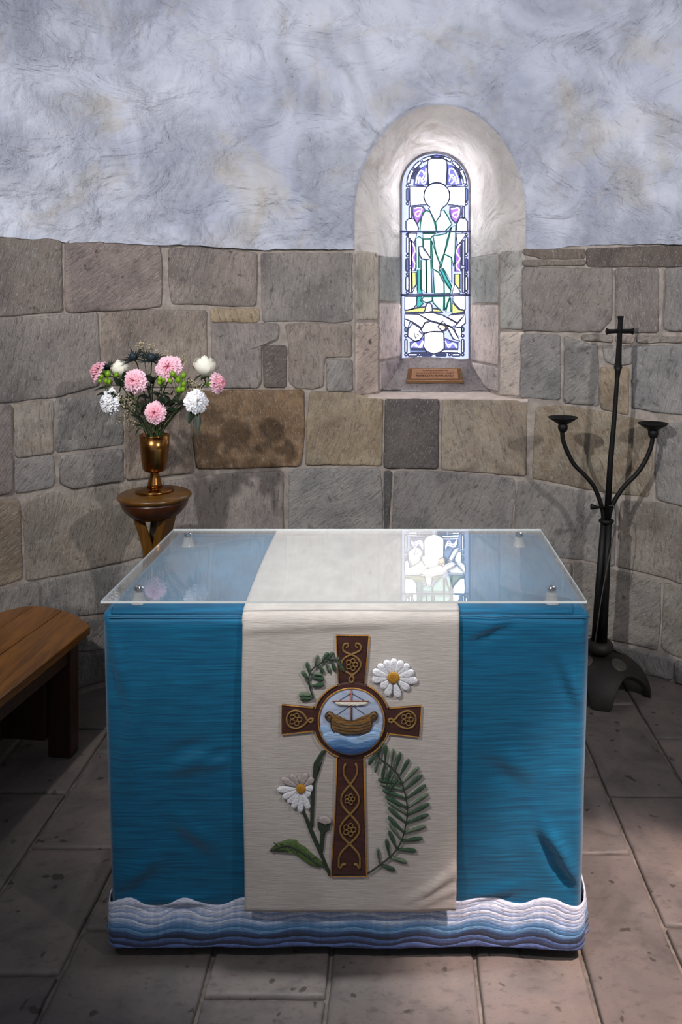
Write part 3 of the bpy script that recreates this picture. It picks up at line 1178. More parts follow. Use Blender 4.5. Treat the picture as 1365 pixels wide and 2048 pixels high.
PANES = [  # glass, plain lead or lead with painted teal glow, outline
    ('w', 'l', [(280, 118), (330, 112), (385, 112), (434, 118), (438, 200), (430, 334)] + circ(352, 425, 112, -48, -132, 8) + [(286, 334), (276, 200)]),
    ('w', 'l', circ(352, 425, 108, 120, 420, 26) + [(385, 545), (380, 590), (340, 640), (300, 560), (285, 530)]),
    ('w', 'l', [(126, 345), (264, 350), (247, 390), (244, 440), (262, 498), (130, 506)]),
    ('w', 'l', [(442, 350), (588, 347), (588, 510), (446, 498), (462, 440), (458, 390)]),
    ('b', 'l', [(271, 160), (272, 330), (228, 338), (160, 334), (172, 262), (210, 205)]),
    ('b', 'l', [(442, 160), (490, 180), (535, 225), (560, 334), (490, 338), (438, 330)]),
    ('p', 'l', [(150, 515), (240, 518), (255, 545), (225, 600), (190, 656), (162, 620), (148, 560)]),
    ('p', 'l', [(462, 520), (552, 515), (552, 580), (530, 630), (508, 652), (478, 620), (462, 570)]),
    ('w', 'l', [(95, 640), (120, 615), (160, 620), (185, 660), (200, 700), (180, 735), (110, 728), (96, 700)]),
    ('w', 'l', [(100, 740), (185, 740), (165, 812), (140, 800)]),
    ('w', 'l', [(520, 660), (545, 612), (585, 608), (608, 640), (608, 715), (570, 730), (522, 720)]),
    ('w', 'l', [(515, 740), (600, 740), (560, 800), (525, 830)]),
    ('g', 't', [(232, 565), (268, 547), (298, 562), (332, 642), (350, 728), (310, 732), (212, 728), (215, 660)]),
    ('g', 't', [(235, 740), (345, 740), (312, 765), (300, 785), (238, 785)]),
    ('g', 't', [(388, 545), (412, 545), (445, 600), (478, 662), (420, 722), (356, 734), (342, 645), (382, 590)]),
    ('g', 't', [(322, 762), (430, 742), (474, 690), (432, 860), (382, 982), (345, 900)]),
    ('g', 't', [(474, 690), (512, 670), (506, 900), (492, 1012), (476, 940), (415, 910), (440, 790)]),
    ('f', 't', [(241, 790), (300, 790), (300, 945), (240, 872)]),
    ('g', 't', [(176, 785), (205, 765), (235, 790), (236, 845), (200, 852), (202, 1030), (180, 1030)]),
    ('f', 'l', [(202, 850), (236, 850), (300, 948), (268, 958), (226, 950), (203, 905)]),
    ('g', 't', [(220, 962), (262, 962), (266, 1240), (222, 1205)]),
    ('g', 't', [(266, 962), (302, 958), (312, 1238), (268, 1238)]),
    ('g', 't', [(308, 800), (345, 905), (380, 1000), (370, 1062), (318, 1034)]),
    ('g', 't', [(320, 1042), (370, 1068), (412, 1150), (412, 1240), (332, 1240)]),
    ('t', 't', [(378, 1042), (400, 1036), (476, 1182), (470, 1212), (416, 1130)]),
    ('g', 't', [(415, 915), (476, 945), (478, 1150), (408, 1035), (386, 1028)]),
    ('t', 't', [(190, 1042), (216, 1042), (218, 1205), (232, 1240), (190, 1240)]),
    ('g', 't', [(416, 1148), (470, 1216), (466, 1240), (416, 1240)]),
    ('w', 'l', [(145, 1240), (180, 1175), (190, 1240)]),
    ('w', 'l', [(480, 1240), (505, 1165), (548, 1225), (545, 1240)]),
    ('p', 'l', [(142, 800), (172, 826), (178, 930), (172, 1052), (142, 1050)]),
    ('p', 'l', [(508, 900), (525, 835), (552, 815), (552, 1055), (506, 1056)]),
    ('y', 'l', [(140, 1066), (180, 1066), (182, 1165), (145, 1210)]),
    ('y', 'l', [(500, 1080), (546, 1080), (546, 1205), (500, 1160)]),
    ('w', 'l', [(86, 1268), (182, 1268), (182, 1330), (150, 1372), (86, 1376)]),
    ('w', 'l', [(488, 1265), (588, 1265), (588, 1374), (545, 1372), (488, 1308)]),
    ('t', 't', [(188, 1268), (228, 1268), (216, 1302), (240, 1325), (200, 1360), (180, 1340)]),
    ('g', 't', [(240, 1268), (312, 1268), (312, 1305), (262, 1318), (228, 1300)]),
    ('g', 't', [(318, 1268), (410, 1268), (408, 1384), (368, 1368), (322, 1318)]),
    ('g', 't', [(418, 1268), (462, 1268), (440, 1325), (418, 1385)]),
    ('g', 't', [(468, 1275), (470, 1395), (428, 1395), (442, 1335)]),
    ('f', 'l', [(266, 1332), (290, 1316), (310, 1342), (314, 1390), (250, 1398)]),
    ('y', 'l', [(84, 1384), (180, 1362), (262, 1352), (244, 1398), (86, 1404)]),
    ('y', 'l', [(318, 1366), (360, 1370), (404, 1398), (318, 1396)]),
    ('y', 'l', [(480, 1318), (540, 1374), (588, 1386), (588, 1398), (480, 1412)]),
    ('f', 'l', [(84, 1412), (200, 1416), (285, 1466), (250, 1486), (226, 1530), (150, 1480), (84, 1452)]),
    ('f', 'l', [(205, 1414), (310, 1400), (402, 1424), (520, 1490), (482, 1522), (420, 1502), (292, 1466)]),
    ('f', 'l', [(470, 1420), (588, 1412), (540, 1470), (522, 1486), (440, 1440)]),
    ('f', 'l', [(590, 1418), (590, 1490), (552, 1522), (500, 1524), (545, 1470)]),
    ('w', 'l', [(84, 1458), (128, 1474), (106, 1540), (84, 1512)]),
    ('f', 'l', [(112, 1545), (150, 1492), (218, 1534), (204, 1560), (240, 1588), (212, 1630), (168, 1642), (110, 1600)]),
    ('f', 'l', [(252, 1490), (300, 1474), (420, 1510), (432, 1548), (390, 1560), (300, 1562), (242, 1578), (222, 1545)]),
    ('f', 'l', [(432, 1512), (482, 1528), (520, 1590), (545, 1640), (490, 1620)]),
    ('o', 'l', [(405, 1470), (425, 1500), (480, 1524), (425, 1540), (398, 1555), (360, 1520)]),
    ('o', 'l', [(160, 1570), (200, 1590), (176, 1618)]),
    ('w', 'l', [(500, 1532), (562, 1528), (556, 1600), (522, 1592)]),
    ('w', 'l', [(248, 1570), (330, 1560), (410, 1570), (412, 1700), (382, 1730), (326, 1746), (270, 1726), (244, 1690)]),
    ('b', 'l', [(130, 1650), (190, 1640), (242, 1608), (242, 1702), (130, 1702)]),
    ('b', 'l', [(416, 1612), (470, 1640), (530, 1652), (530, 1704), (418, 1704)]),
    ('bb', 'l', [(130, 1712), (248, 1712), (272, 1734), (130, 1736)]),
    ('w', 'l', [(382, 1734), (412, 1712), (530, 1712), (530, 1736)]),
    ('b', 'l', [(290, 96), (350, 84), (420, 96), (385, 108), (330, 108)]),
]
# border of long and round quarries
for x0, x1 in ((100, 118), (590, 608)):
    for y0, y1, g in ((365, 470, 'bb'), (770, 905, 'w'), (950, 1055, 'b'), (1100, 1215, 'w')):
        PANES.append((g, 'l', capsule(x0 - (6 if y0 > 900 and x0 < 300 else 0), y0, x1, y1)))
    for yy in (340, 490, 925, 1080, 750, 1232):
        PANES.append(('w', 'l', circ((x0 + x1) / 2 - 2, yy, 9, 0, 360, 10)))
for x0, x1 in ((122, 139), (566, 583)):
    for y0, y1 in ((515, 615), (800, 1010), (1030, 1235)):
        PANES.append(('w', 'l', capsule(x0, y0, x1, y1)))
for x0, x1 in ((86, 102), (560, 578)):
    for y0, y1, g in ((1525, 1560, 'g'), (1625, 1735, 'w')):
        PANES.append((g, 'l', capsule(x0, y0, x1, y1)))
    PANES.append(('w', 'l', circ((x0 + x1) / 2, 1595, 10, 0, 360, 10)))
    PANES.append(('w', 'l', circ((x0 + x1) / 2, 1752, 9, 0, 360, 10)))
for x0, x1, g in ((112, 190, 'w'), (225, 310, 'b'), (345, 430, 'b'), (478, 548, 'w')):
    PANES.append((g, 'l', capsule(x0, 1745, x1, 1762)))
for xx in (208, 460):
    PANES.append(('w', 'l', circ(xx, 1752, 9, 0, 360, 10)))
# arch border
for a0, a1, g in ((185, 212, 'w'), (218, 236, 'w'), (240, 258, 'w'), (284, 300, 'w'), (304, 322, 'w'), (328, 356, 'w')):
    o_, i_ = 250, 226
    PANES.append((g, 'l', circ(352, 338, o_, a0, a1, 6) + circ(352, 338, i_, a1, a0, 6)))
for a0, a1 in ((196, 226), (314, 344)):
    PANES.append(('bb', 'l', circ(352, 338, 220, a0, a1, 6) + circ(352, 338, 206, a1, a0, 6)))
for a in (215, 262, 278, 325):
    PANES.append(('w', 'l', circ(352 + 240 * math.cos(math.radians(a)), 338 + 240 * math.sin(math.radians(a)), 8, 0, 360, 10)))

leads = {'l': [], 't': []}
for g, ln, pl in PANES:
    pts = [gl(x, y, 0.0) for x, y in pl]
    obj('pane', prism([p + Vector((0, 0.002, 0)) for p in pts], (0, 0.004, 0)), GM[g], win, False)
    rad = 0.0050 if ln == 'l' else 0.0042
    leads[ln].append(tube(pts, rad, 5, True, 0.6))
# knotwork strokes on the blue quarries
knots = []
for pl in ([(178, 322), (190, 262), (222, 212), (246, 250), (222, 300), (246, 326), (264, 290), (262, 200)],
           [(535, 322), (522, 262), (494, 205), (462, 200), (460, 246), (496, 290), (470, 326)],
           [(200, 320), (206, 268), (240, 300), (262, 250), (236, 222)], [(515, 326), (505, 272), (476, 250), (456, 300)],
           [(164, 530), (226, 528), (196, 600), (172, 570), (210, 545)], [(474, 534), (538, 530), (520, 606), (486, 580), (530, 556)],
           [(146, 820), (172, 880), (148, 940), (172, 1000), (150, 1046)], [(548, 830), (514, 890), (546, 950), (512, 1010), (546, 1050)],
           [(140, 1690), (170, 1655), (200, 1690), (236, 1640), (220, 1690), (160, 1672)], [(424, 1640), (452, 1690), (486, 1655), (520, 1694), (500, 1660), (440, 1672)]):
    knots.append(tube(catmull([gl(x, y, -0.001) for x, y in pl], 5), 0.0022, 5, False, 0.6))
obj('knotwork_strokes', join(*knots), GM['w'], win)
obj('lead_came', join(*leads['l']), M['lead'], win)
obj('drapery_lead_glow', join(*leads['t']), M['teal_glow'], win)
for yy in (463, 590):
    obj('saddle_bar', tube([P(797, yy, YG - 0.012), P(947, yy, YG - 0.012)], 0.0065, 8), M['lead'], win)
# stone rebate round the glass
ro, ri = arch_outline(0.022), arch_outline(-0.006)
n_ = len(ro)
V = [p + Vector((0, -0.022, 0)) for p in ro] + [p + Vector((0, -0.012, 0)) for p in ri] + [p + Vector((0, 0.02, 0)) for p in ri]
F = [(i, (i + 1) % n_, n_ + (i + 1) % n_, n_ + i) for i in range(n_)] + [(n_ + i, n_ + (i + 1) % n_, 2 * n_ + (i + 1) % n_, 2 * n_ + i) for i in range(n_)]
obj('window_frame', (V, F), M['frame'], win)

# ------------------------------------------------------------------ bronze plaque on the sill
def pl3(px, py, Y): return P(px, py, Y)


pq = empty('wall_plaque', P(870, 768, 4.16), 'small bronze memorial plaque standing on the stone sill under the stained glass', 'plaque')
A0 = P(820, 737, 4.225); A1 = P(920, 737, 4.225); B0 = P(817, 761, 4.175); B1 = P(923, 761, 4.175)
nrm = (A1 - A0).cross(B0 - A0).normalized()
if nrm.y > 0: nrm = -nrm


def quad(a, b_, c, d, t):
    return prism([a, b_, c, d], -nrm * t)


def pq_pt(u, v, h=0): return A0.lerp(A1, u).lerp(B0.lerp(B1, u), v) + nrm * h


o = obj('backing', quad(pq_pt(-.03, -.05), pq_pt(1.03, -.05), pq_pt(1.03, 1.0), pq_pt(-.03, 1.0), 0.02), M['bronze_edge'], pq, False)
bevel(o, 0.003)
o = obj('inscription_plate', prism([pq_pt(.05, .08), pq_pt(.95, .08), pq_pt(.95, .88), pq_pt(.05, .88)], nrm * 0.005), M['bronze'], pq, False)
bevel(o, 0.0015)
ro_ = random.Random(5)
lines = []
for r in range(5):
    v0 = 0.18 + r * 0.135
    u = 0.14 if r else 0.26
    while u < (0.86 if r else 0.74):
        wd = ro_.uniform(0.012, 0.045)
        lines.append(prism([pq_pt(u, v0, .005), pq_pt(u + wd, v0, .005), pq_pt(u + wd, v0 + .05, .005), pq_pt(u, v0 + .05, .005)], nrm * 0.0008))
        u += wd + 0.012
ins = bpy.data.objects['inscription_plate']
obj('inscription', join(*lines), M['bronze_dark'], ins, False)
o = obj('ledge', join(box(tuple(pq_pt(-.04, 1.0) + Vector((0, -0.03, -0.012))), tuple(pq_pt(1.04, 1.0) + Vector((0, 0.02, 0.004))))), M['bronze_edge'], pq, False)
bevel(o, 0.003)

# ------------------------------------------------------------------ altar table (under the cloth)
AX0, AX1, AY0, AY1, AZ = -0.748, 0.478, 2.082, 2.785, 0.872
alt = empty('altar_table', ((AX0 + AX1) / 2, (AY0 + AY1) / 2, 0), 'wooden altar table hidden under the blue cloth with brown feet below its hem', 'table')
bevel(obj('table_top', box((AX0 + .015, AY0 + .015, AZ - 0.04), (AX1 - .015, AY1 - .015, AZ)), M['table_wood'], alt, False))
for lx in (AX0 + 0.03, AX1 - 0.09):
    for ly in (AY0 + 0.0, AY1 - 0.08):
        bevel(obj('leg', box((lx, ly, 0.0), (lx + 0.06, ly + 0.07, AZ - 0.04)), M['table_wood'], alt, False))
for ly in (AY0 + 0.02, AY1 - 0.06):
    bevel(obj('rail', box((AX0 + 0.09, ly, AZ - 0.14), (AX1 - 0.09, ly + 0.03, AZ - 0.04)), M['table_wood'], alt, False))

# ------------------------------------------------------------------ blue altar cloth
def rrect(x0, x1, y0, y1, r, n=440):
    segs = [(x1 - x0 - 2 * r), (y1 - y0 - 2 * r)]
    out = []
    per = 2 * segs[0] + 2 * segs[1] + 2 * math.pi * r
    for k in range(n):
        d = per * k / n
        q = math.pi * r / 2
        if d < segs[0]: out.append((x0 + r + d, y0, 0, -1)); continue
        d -= segs[0]
        if d < q: a = -math.pi / 2 + d / r; out.append((x1 - r + r * math.cos(a), y0 + r + r * math.sin(a), math.cos(a), math.sin(a))); continue
        d -= q
        if d < segs[1]: out.append((x1, y0 + r + d, 1, 0)); continue
        d -= segs[1]
        if d < q: a = d / r; out.append((x1 - r + r * math.cos(a), y1 - r + r * math.sin(a), math.cos(a), math.sin(a))); continue
        d -= q
        if d < segs[0]: out.append((x1 - r - d, y1, 0, 1)); continue
        d -= segs[0]
        if d < q: a = math.pi / 2 + d / r; out.append((x0 + r + r * math.cos(a), y1 - r + r * math.sin(a), math.cos(a), math.sin(a))); continue
        d -= q
        if d < segs[1]: out.append((x0, y1 - r - d, -1, 0)); continue
        d -= segs[1]
        a = math.pi + d / r
        out.append((x0 + r + r * math.cos(a), y0 + r + r * math.sin(a), math.cos(a), math.sin(a)))
    return out


CREASES = [  # pixel line on the front, depth, width  (photo pixels)
    ((935, 1262), (1060, 1225), .005, 10), ((930, 1275), (1000, 1255), .005, 8), ((1075, 1620), (1172, 1790), .006, 12), ((1060, 1640), (1165, 1740), .004, 10),
    ((440, 1500), (330, 1545), .006, 16), ((470, 1520), (400, 1530), .005, 9), ((225, 1250), (260, 1420), .006, 14), ((1120, 1300), (1165, 1420), .005, 12),
    ((225, 1780), (330, 1700), .006, 18), ((250, 1800), (460, 1795), .006, 10), ((930, 1790), (1050, 1775), .005, 10), ((340, 1620), (440, 1700), .005, 18),
    ((1100, 1700), (1160, 1760), .006, 10), ((300, 1330), (230, 1600), .004, 20), ((960, 1480), (1080, 1560), .004, 20),
]


def crease(X, z, Y=2.06):
    px = X / Y * FPX + PX0
    py = PY0 + (CAMH - z) / Y * FPX
    s = 0
    for (ax, ay), (bx, by), d, wd in CREASES:
        vx, vy = bx - ax, by - ay
        l2 = vx * vx + vy * vy
        t = ((px - ax) * vx + (py - ay) * vy) / l2
        tt = max(0, min(1, t))
        dist = math.hypot(px - ax - vx * tt, py - ay - vy * tt)
        side = (vx * (py - ay) - vy * (px - ax)) / math.sqrt(l2)
        e = math.sin(math.pi * max(0.05, min(0.95, tt)))
        s += d * e * (math.exp(-(dist / wd) ** 2) - 0.7 * math.exp(-((side - wd * 1.6) / wd) ** 2 - (max(0, abs(t - .5) - .5) * 4) ** 2))
    return s


CZ = 0.884
HEM = 0.034


def cloth_front_offset(X, z):
    """how far the front hangs forward of the table front at this height"""
    f = max(0, (CZ - z) / CZ)
    return 0.018 + 0.008 * f + 0.010 * fbm(X * 3.2, z * 2.2, 4, 4) * min(1, f * 6) + crease(X, z) * 1.7


def cloth():
    V, F = [], []
    n = 480
    zl = [HEM + (CZ - 0.03 - HEM) * (k / 78) for k in range(79)]
    levels = [('d', z) for z in zl]
    R = 0.03
    for k in range(1, 7):
        levels.append(('r', k / 6 * math.pi / 2))
    for g in (0.96, 0.9, 0.8, 0.6, 0.35, 0.12):
        levels.append(('t', g))
    for kind, val in levels:
        if kind == 'd':
            f = (CZ - val) / CZ
            x0 = -0.776 + 0.028 * f
            x1 = 0.503 - 0.022 * f
            c = rrect(x0, x1, AY0 - 0.002, AY1 + 0.014 + 0.012 * f, 0.03, n)
            for (x, y, nx, ny) in c:
                if ny < -0.5:
                    d = cloth_front_offset(x, val) * min(1, (-ny - .5) * 2)
                else:
                    d = 0.006 * fbm(x * 4 + y * 4, val * 2.5, 7, 3) * f
                hem = val
                if val < HEM + 0.02: hem = val + 0.006 * fbm(x * 5, y * 5, 2, 2)
                V.append(Vector((x + nx * d * (1 if ny > -.5 else 0), y + ny * d, hem)))
        elif kind == 'r':
            c = rrect(-0.776, 0.503, AY0 - 0.002, AY1 + 0.014, 0.03, n)
            ins = R * (1 - math.cos(val))
            z = CZ - R + R * math.sin(val)
            for (x, y, nx, ny) in c:
                k = cloth_front_offset(x, CZ - 0.03) * (1 if ny < -0.5 else 0) * (1 - math.sin(val) * 0.6)
                V.append(Vector((x - nx * ins, y - ny * ins + ny * k, z)))
        else:
            cx, cy = -0.136, (AY0 + AY1) / 2
            c = rrect(-0.746, 0.473, AY0 + 0.028, AY1 - 0.016, 0.02, n)
            for (x, y, nx, ny) in c:
                xx, yy = cx + (x - cx) * val, cy + (y - cy) * val
                V.append(Vector((xx, yy, CZ + 0.0015 * fbm(xx * 6, yy * 6, 1, 3))))
    m = len(levels)
    for j in range(m - 1):
        for i in range(n):
            F.append((j * n + i, j * n + (i + 1) % n, (j + 1) * n + (i + 1) % n, (j + 1) * n + i))
    F.append(tuple(range((m - 1) * n, m * n)))
    return V, F


ac = empty('altar_cloth', (-0.136, (AY0 + AY1) / 2, 0), 'teal blue altar cloth with a wavy blue and white border draped over the table', 'altar cloth')
obj('cloth', cloth(), M['blue'], ac)


def frontY(X, z, lift=0.0):
    return AY0 - 0.002 - cloth_front_offset(X, z) - lift


# stitched seam lines near the top of the front
for (xa, xb) in ((213, 482), (921, 1180)):
    pts = []
    for k in range(40):
        px = xa + (xb - xa) * k / 39
        q = P(px, 1234, 2.055)
        q.y = frontY(q.x, min(q.z, CZ - .03), 0.001)
        pts.append(q)
    obj('seam', tube(pts, 0.0016, 5), M['seam'], ac)

# wavy border, band over band
BANDS = []  # top pixel line, amplitude, wavelength, phase, colour
BC_ = [(202, 206, 224), (176, 186, 212), (206, 210, 226), (160, 174, 206), (196, 202, 220), (142, 162, 198), (178, 192, 216), (116, 146, 186), (70, 116, 160), (96, 138, 178), (48, 72, 112),
       (34, 40, 62), (70, 92, 140), (38, 44, 72), (84, 104, 156), (42, 52, 92)]
for k_, c_ in enumerate(BC_):
    BANDS.append((1800 + 5.6 * k_, 8.5 - 0.3 * k_, 118, 0.2 + 0.10 * k_, c_))
for bi, (py, am, wlth, ph, colr) in enumerate(BANDS):
    mt = thread_mat('wave_thread_%d' % bi, lin(*colr), 0.30, (90, 90, 420), rough=0.7, bd=0.0016)

    def wtop(px, py=py, am=am, wlth=wlth, ph=ph):
        s = math.sin(2 * math.pi * px / wlth + ph)
        return py + 4 * math.sin(px / 300.0 + 1) - am * (abs(s) ** 0.8 * math.copysign(1, s)) * (0.75 + 0.35 * math.sin(px / 170.0 + bi * 0.12)) + 1.2 * math.sin(px / 31.0 + bi * 1.7) + 14 * max(0, (px - 700) / 480) * 0.5
    lift0 = 0.002 + 0.0007 * bi
    NX, NS = 170, 40
    V, F = [], []
    rows = 4
    bot_off = 13 if bi < len(BANDS) - 1 else 9
    cols = NX + 1 + 2 * NS
    for r in range(rows + 1):
        for k in range(-NS, NX + NS + 1):
            px = 217 + (1171 - 217) * k / NX
            q = P(px, wtop(px) + bot_off * r / rows, 2.055)
            q.z = max(q.z, HEM + 0.002)
            wv = 0.0012 * math.sin(math.pi * min(1, r / rows * 1.6)) + 0.0008 * fbm(px * 0.05, q.z * 60, bi, 2)
            lf = lift0 + wv + (-0.002 if r in (0, rows) else 0)
            fz = (CZ - q.z) / CZ
            xa, xb = -0.776 + 0.028 * fz, 0.503 - 0.022 * fz
            kk = max(0, min(NX, k))
            q.x = xa - 0.003 + (xb - xa + 0.006) * kk / NX
            q.y = frontY(q.x, q.z, lf)
            e = max(0, xa + 0.03 - q.x, q.x - xb + 0.03)
            if e > 0: q.y += 0.045 * (1 - math.sqrt(max(0, 1 - min(1, e / 0.033) ** 2)))
            if k < 0 or k > NX:
                d = (-k if k < 0 else k - NX) / NS
                q.y = q.y + (AY1 - q.y) * d
                q.x += (-1 if k < 0 else 1) * (lf + 0.002) * min(1, d * NS)
            V.append(q)
    for r in range(rows):
        for k in range(cols - 1):
            a = r * cols + k
            F.append((a, a + 1, a + cols + 1, a + cols))
    solidify(obj('wave_band', (V, F), mt, ac), 0.003, 0)

# ------------------------------------------------------------------ ivory panel over the cloth
def runner_y(X, z):
    f = max(0, (CZ - z) / CZ)
    c = 0.0
    # a few soft wrinkles at the lower right
    px, py = X / 2.04 * FPX + PX0, PY0 + (CAMH - z) / 2.04 * FPX
    for k, (ax, ay, bx, by) in enumerate(((820, 1790, 915, 1740), (835, 1802, 918, 1768), (850, 1775, 912, 1728), (500, 1262, 760, 1250), (600, 1225, 900, 1232))):
        vx, vy = bx - ax, by - ay
        t = ((px - ax) * vx + (py - ay) * vy) / (vx * vx + vy * vy)
        side = (vx * (py - ay) - vy * (px - ax)) / math.hypot(vx, vy)
        c += 0.006 * math.exp(-(side / 7) ** 2) * math.exp(-(max(0, abs(t - .5) - .4) * 5) ** 2)
    return AY0 - 0.002 - 0.026 - 0.030 * min(1, f * 1.15) - c - 0.004 * fbm(X * 3, z * 2, 9, 3) * min(1, 5 * f)


def runner():
    rows = []
    zb = P(0, 1818, 2.032).z
    for k in range(86):
        rows.append(('f', zb + (CZ - 0.03 - zb) * k / 85))
    for k in range(1, 7):
        rows.append(('r', k / 6 * math.pi / 2))
    for k in range(1, 25):
        rows.append(('t', k / 24))
    for k in range(1, 8):
        rows.append(('b', k / 7))
    NX = 70
    V, F = [], []
    for kind, v in rows:
        for i in range(NX + 1):
            u = i / NX
            if kind == 'f':
                f = (CZ - v) / CZ
                xl = -0.401 + 0.011 * f + 0.003 * math.sin(v * 8)
                xr = 0.157 - 0.012 * f
                X = xl + (xr - xl) * u
                V.append(Vector((X, runner_y(X, v), v + (0.004 * fbm(X * 6, 1, 1, 2) if v < zb + .002 else 0))))
            elif kind == 'r':
                X = -0.401 + 0.558 * u
                y0 = runner_y(X, CZ - 0.03)
                V.append(Vector((X, y0 + 0.036 * (1 - math.cos(v)), CZ - 0.03 + 0.036 * math.sin(v))))
            elif kind == 't':
                X = -0.401 - 0.022 * math.sin(v * math.pi * 0.5) + 0.558 * u
                y0 = runner_y(X, CZ - 0.03) + 0.036
                V.append(Vector((X, y0 + (AY1 + 0.006 - y0) * v, CZ + 0.006 + 0.001 * fbm(X * 8, v * 5, 3, 2))))
            else:
                X = -0.423 + 0.558 * u
                V.append(Vector((X, AY1 + 0.034, CZ + 0.004 - 0.35 * v)))
    m = NX + 1
    for j in range(len(rows) - 1):
        for i in range(NX):
            a = j * m + i
            F.append((a, a + 1, a + m + 1, a + m))
    return V, F


rn = empty('embroidered_runner', (-0.12, (AY0 + AY1) / 2, 0), 'ivory linen panel embroidered with a Celtic cross, daisies and ferns, hanging over the blue cloth', 'runner')
solidify(obj('linen', runner(), M['white'], rn), 0.004, 0)


def E(zx, zy, lift=0.0):
    """embroidery point: zx, zy read at 3.79 px per photo pixel from (520, 1240)"""
    q = P(520 + zx / 3.792, 1240 + zy / 3.792, 2.032)
    for _ in range(2):
        y = runner_y(q.x, q.z)
        q = P(520 + zx / 3.792, 1240 + zy / 3.792, y)
    q.y -= 0.0035 + lift
    return q


def patch(name, poly, mat, parent, lift=0.0015, th=0.003, dens=40, puff=0.0):
    pts = densify(poly, dens)
    cx = sum(p[0] for p in pts) / len(pts)
    cy = sum(p[1] for p in pts) / len(pts)
    n = len(pts)
    V, F = [], []
    rings = ((1.0, -th), (1.0, 0), (0.93, 0.001 + puff * .6), (0.6, 0.001 + puff), (0.3, 0.001 + puff))
    for f, h in rings:
        for (x, y) in pts:
            V.append(E(cx + (x - cx) * f, cy + (y - cy) * f, lift + h))
    V.append(E(cx, cy, lift + 0.001 + puff))
    for r in range(len(rings) - 1):
        for i in range(n):
            F.append((r * n + i, r * n + (i + 1) % n, (r + 1) * n + (i + 1) % n, (r + 1) * n + i))
    b0 = (len(rings) - 1) * n
    for i in range(n):
        F.append((b0 + i, b0 + (i + 1) % n, len(V) - 1))
    return obj(name, (V, F), mat, parent)


def cord(name, pts, r, mat, parent, lift=0.004, closed=False, sub=5, seg=6, smooth_it=True):
    q = [Vector((x, y, 0)) for x, y in pts]
    if closed: q = q + [q[0]]
    if smooth_it: q = catmull(q, sub)
    if closed: q = q[:-1]
    w_ = [E(p.x, p.y, lift) for p in q]
    return obj(name, tube(w_, r, seg, closed), mat, parent)


M['maroon'] = cloth_mat('maroon_brocade', lin(78, 44, 38), lin(58, 32, 30), 16, 120, 0.002, 0.5, 0.2, 0.6)
M['gold'] = thread_mat('gold_thread', lin(172, 118, 34), 0.3, (300, 300, 500), rough=0.45)
M['gold2'] = thread_mat('old_gold_thread', lin(134, 100, 40), 0.35, (300, 300, 500), rough=0.45)
M['sky'] = thread_mat('sky_satin', lin(172, 184, 208), 0.18, (14, 14, 40), rough=0.55, bd=0.003)
M['sea1'] = thread_mat('light_sea_thread', lin(150, 180, 214), 0.25, (30, 30, 420), rough=0.55)
M['sea2'] = thread_mat('mid_sea_thread', lin(84, 124, 170), 0.3, (30, 30, 420), rough=0.55)
M['sea3'] = thread_mat('deep_sea_thread', lin(38, 76, 126), 0.3, (30, 30, 420), rough=0.55)
M['hull'] = thread_mat('hull_thread', lin(128, 92, 40), 0.5, (30, 30, 420), rough=0.5)
M['sail'] = thread_mat('sail_thread', lin(226, 220, 208), 0.15, (200, 200, 300))
M['mast'] = thread_mat('mast_thread', lin(140, 70, 34), 0.3)
M['rigging'] = thread_mat('rigging_thread', lin(58, 44, 42), 0.3)
M['petal'] = thread_mat('white_petal_thread', lin(222, 222, 228), 0.22, (260, 260, 260), rough=0.6, bd=0.002)
M['petal_dim'] = thread_mat('grey_petal_thread', lin(172, 160, 158), 0.25, (260, 260, 260), bd=0.002)
M['yolk'] = thread_mat('yellow_centre_thread', lin(170, 120, 20), 0.4, (420, 420, 420), bd=0.002)
M['stem'] = thread_mat('dark_green_thread', lin(36, 50, 32), 0.35, (300, 300, 300))
M['fern'] = thread_mat('fern_green_thread', lin(44, 78, 52), 0.4, (300, 300, 300), bd=0.002)
M['fern2'] = thread_mat('light_fern_thread', lin(98, 118, 92), 0.4, (300, 300, 300), bd=0.002)
M['leafg'] = thread_mat('leaf_green_thread', lin(72, 96, 40), 0.45, (160, 160, 300), (0, 0.6, 0))

# the cross
CC = (697, 750)
cr = patch('cross', [(580, 108), (827, 110), (815, 290), (797, 470), (597, 470), (596, 300)], M['maroon'], rn)
a2 = patch('cross_arm', [(420, 655), (170, 632), (168, 858), (420, 832)], M['maroon'], cr)
a3 = patch('cross_arm', [(970, 660), (1225, 640), (1212, 878), (970, 852)], M['maroon'], cr)
a4 = patch('cross_shaft', [(585, 1020), (790, 1020), (812, 1930), (540, 1930), (572, 1450)], M['maroon'], cr)
ringpoly = circ(CC[0], CC[1], 290, 0, 360, 48)
patch('cross_ring', ringpoly, M['maroon'], cr, 0.003, dens=400)
cord('gold_edging', [(600, 468), (580, 108), (827, 110), (815, 290), (795, 468)], 0.0018, M['gold'], cr, 0.004, False, smooth_it=False)
cord('gold_edging', [(408, 656), (170, 632), (168, 858), (410, 832)], 0.0018, M['gold'], cr, 0.004, smooth_it=False)
cord('gold_edging', [(984, 660), (1225, 640), (1212, 878), (980, 852)], 0.0018, M['gold'], cr, 0.004, smooth_it=False)
cord('gold_edging', [(585, 1030), (572, 1450), (540, 1930), (812, 1930), (800, 1450), (790, 1030)], 0.0018, M['gold'], cr, 0.004, smooth_it=False)
for a0, a1 in ((-66, -20), (18, 70), (110, 162), (198, 248)):
    cord('gold_edging', circ(CC[0], CC[1], 290, a0, a1, 10), 0.0018, M['gold'], cr, 0.006)
cord('medallion_edging', circ(CC[0], CC[1], 249, 0, 360, 40), 0.0018, M['gold'], cr, 0.009, True, 2)
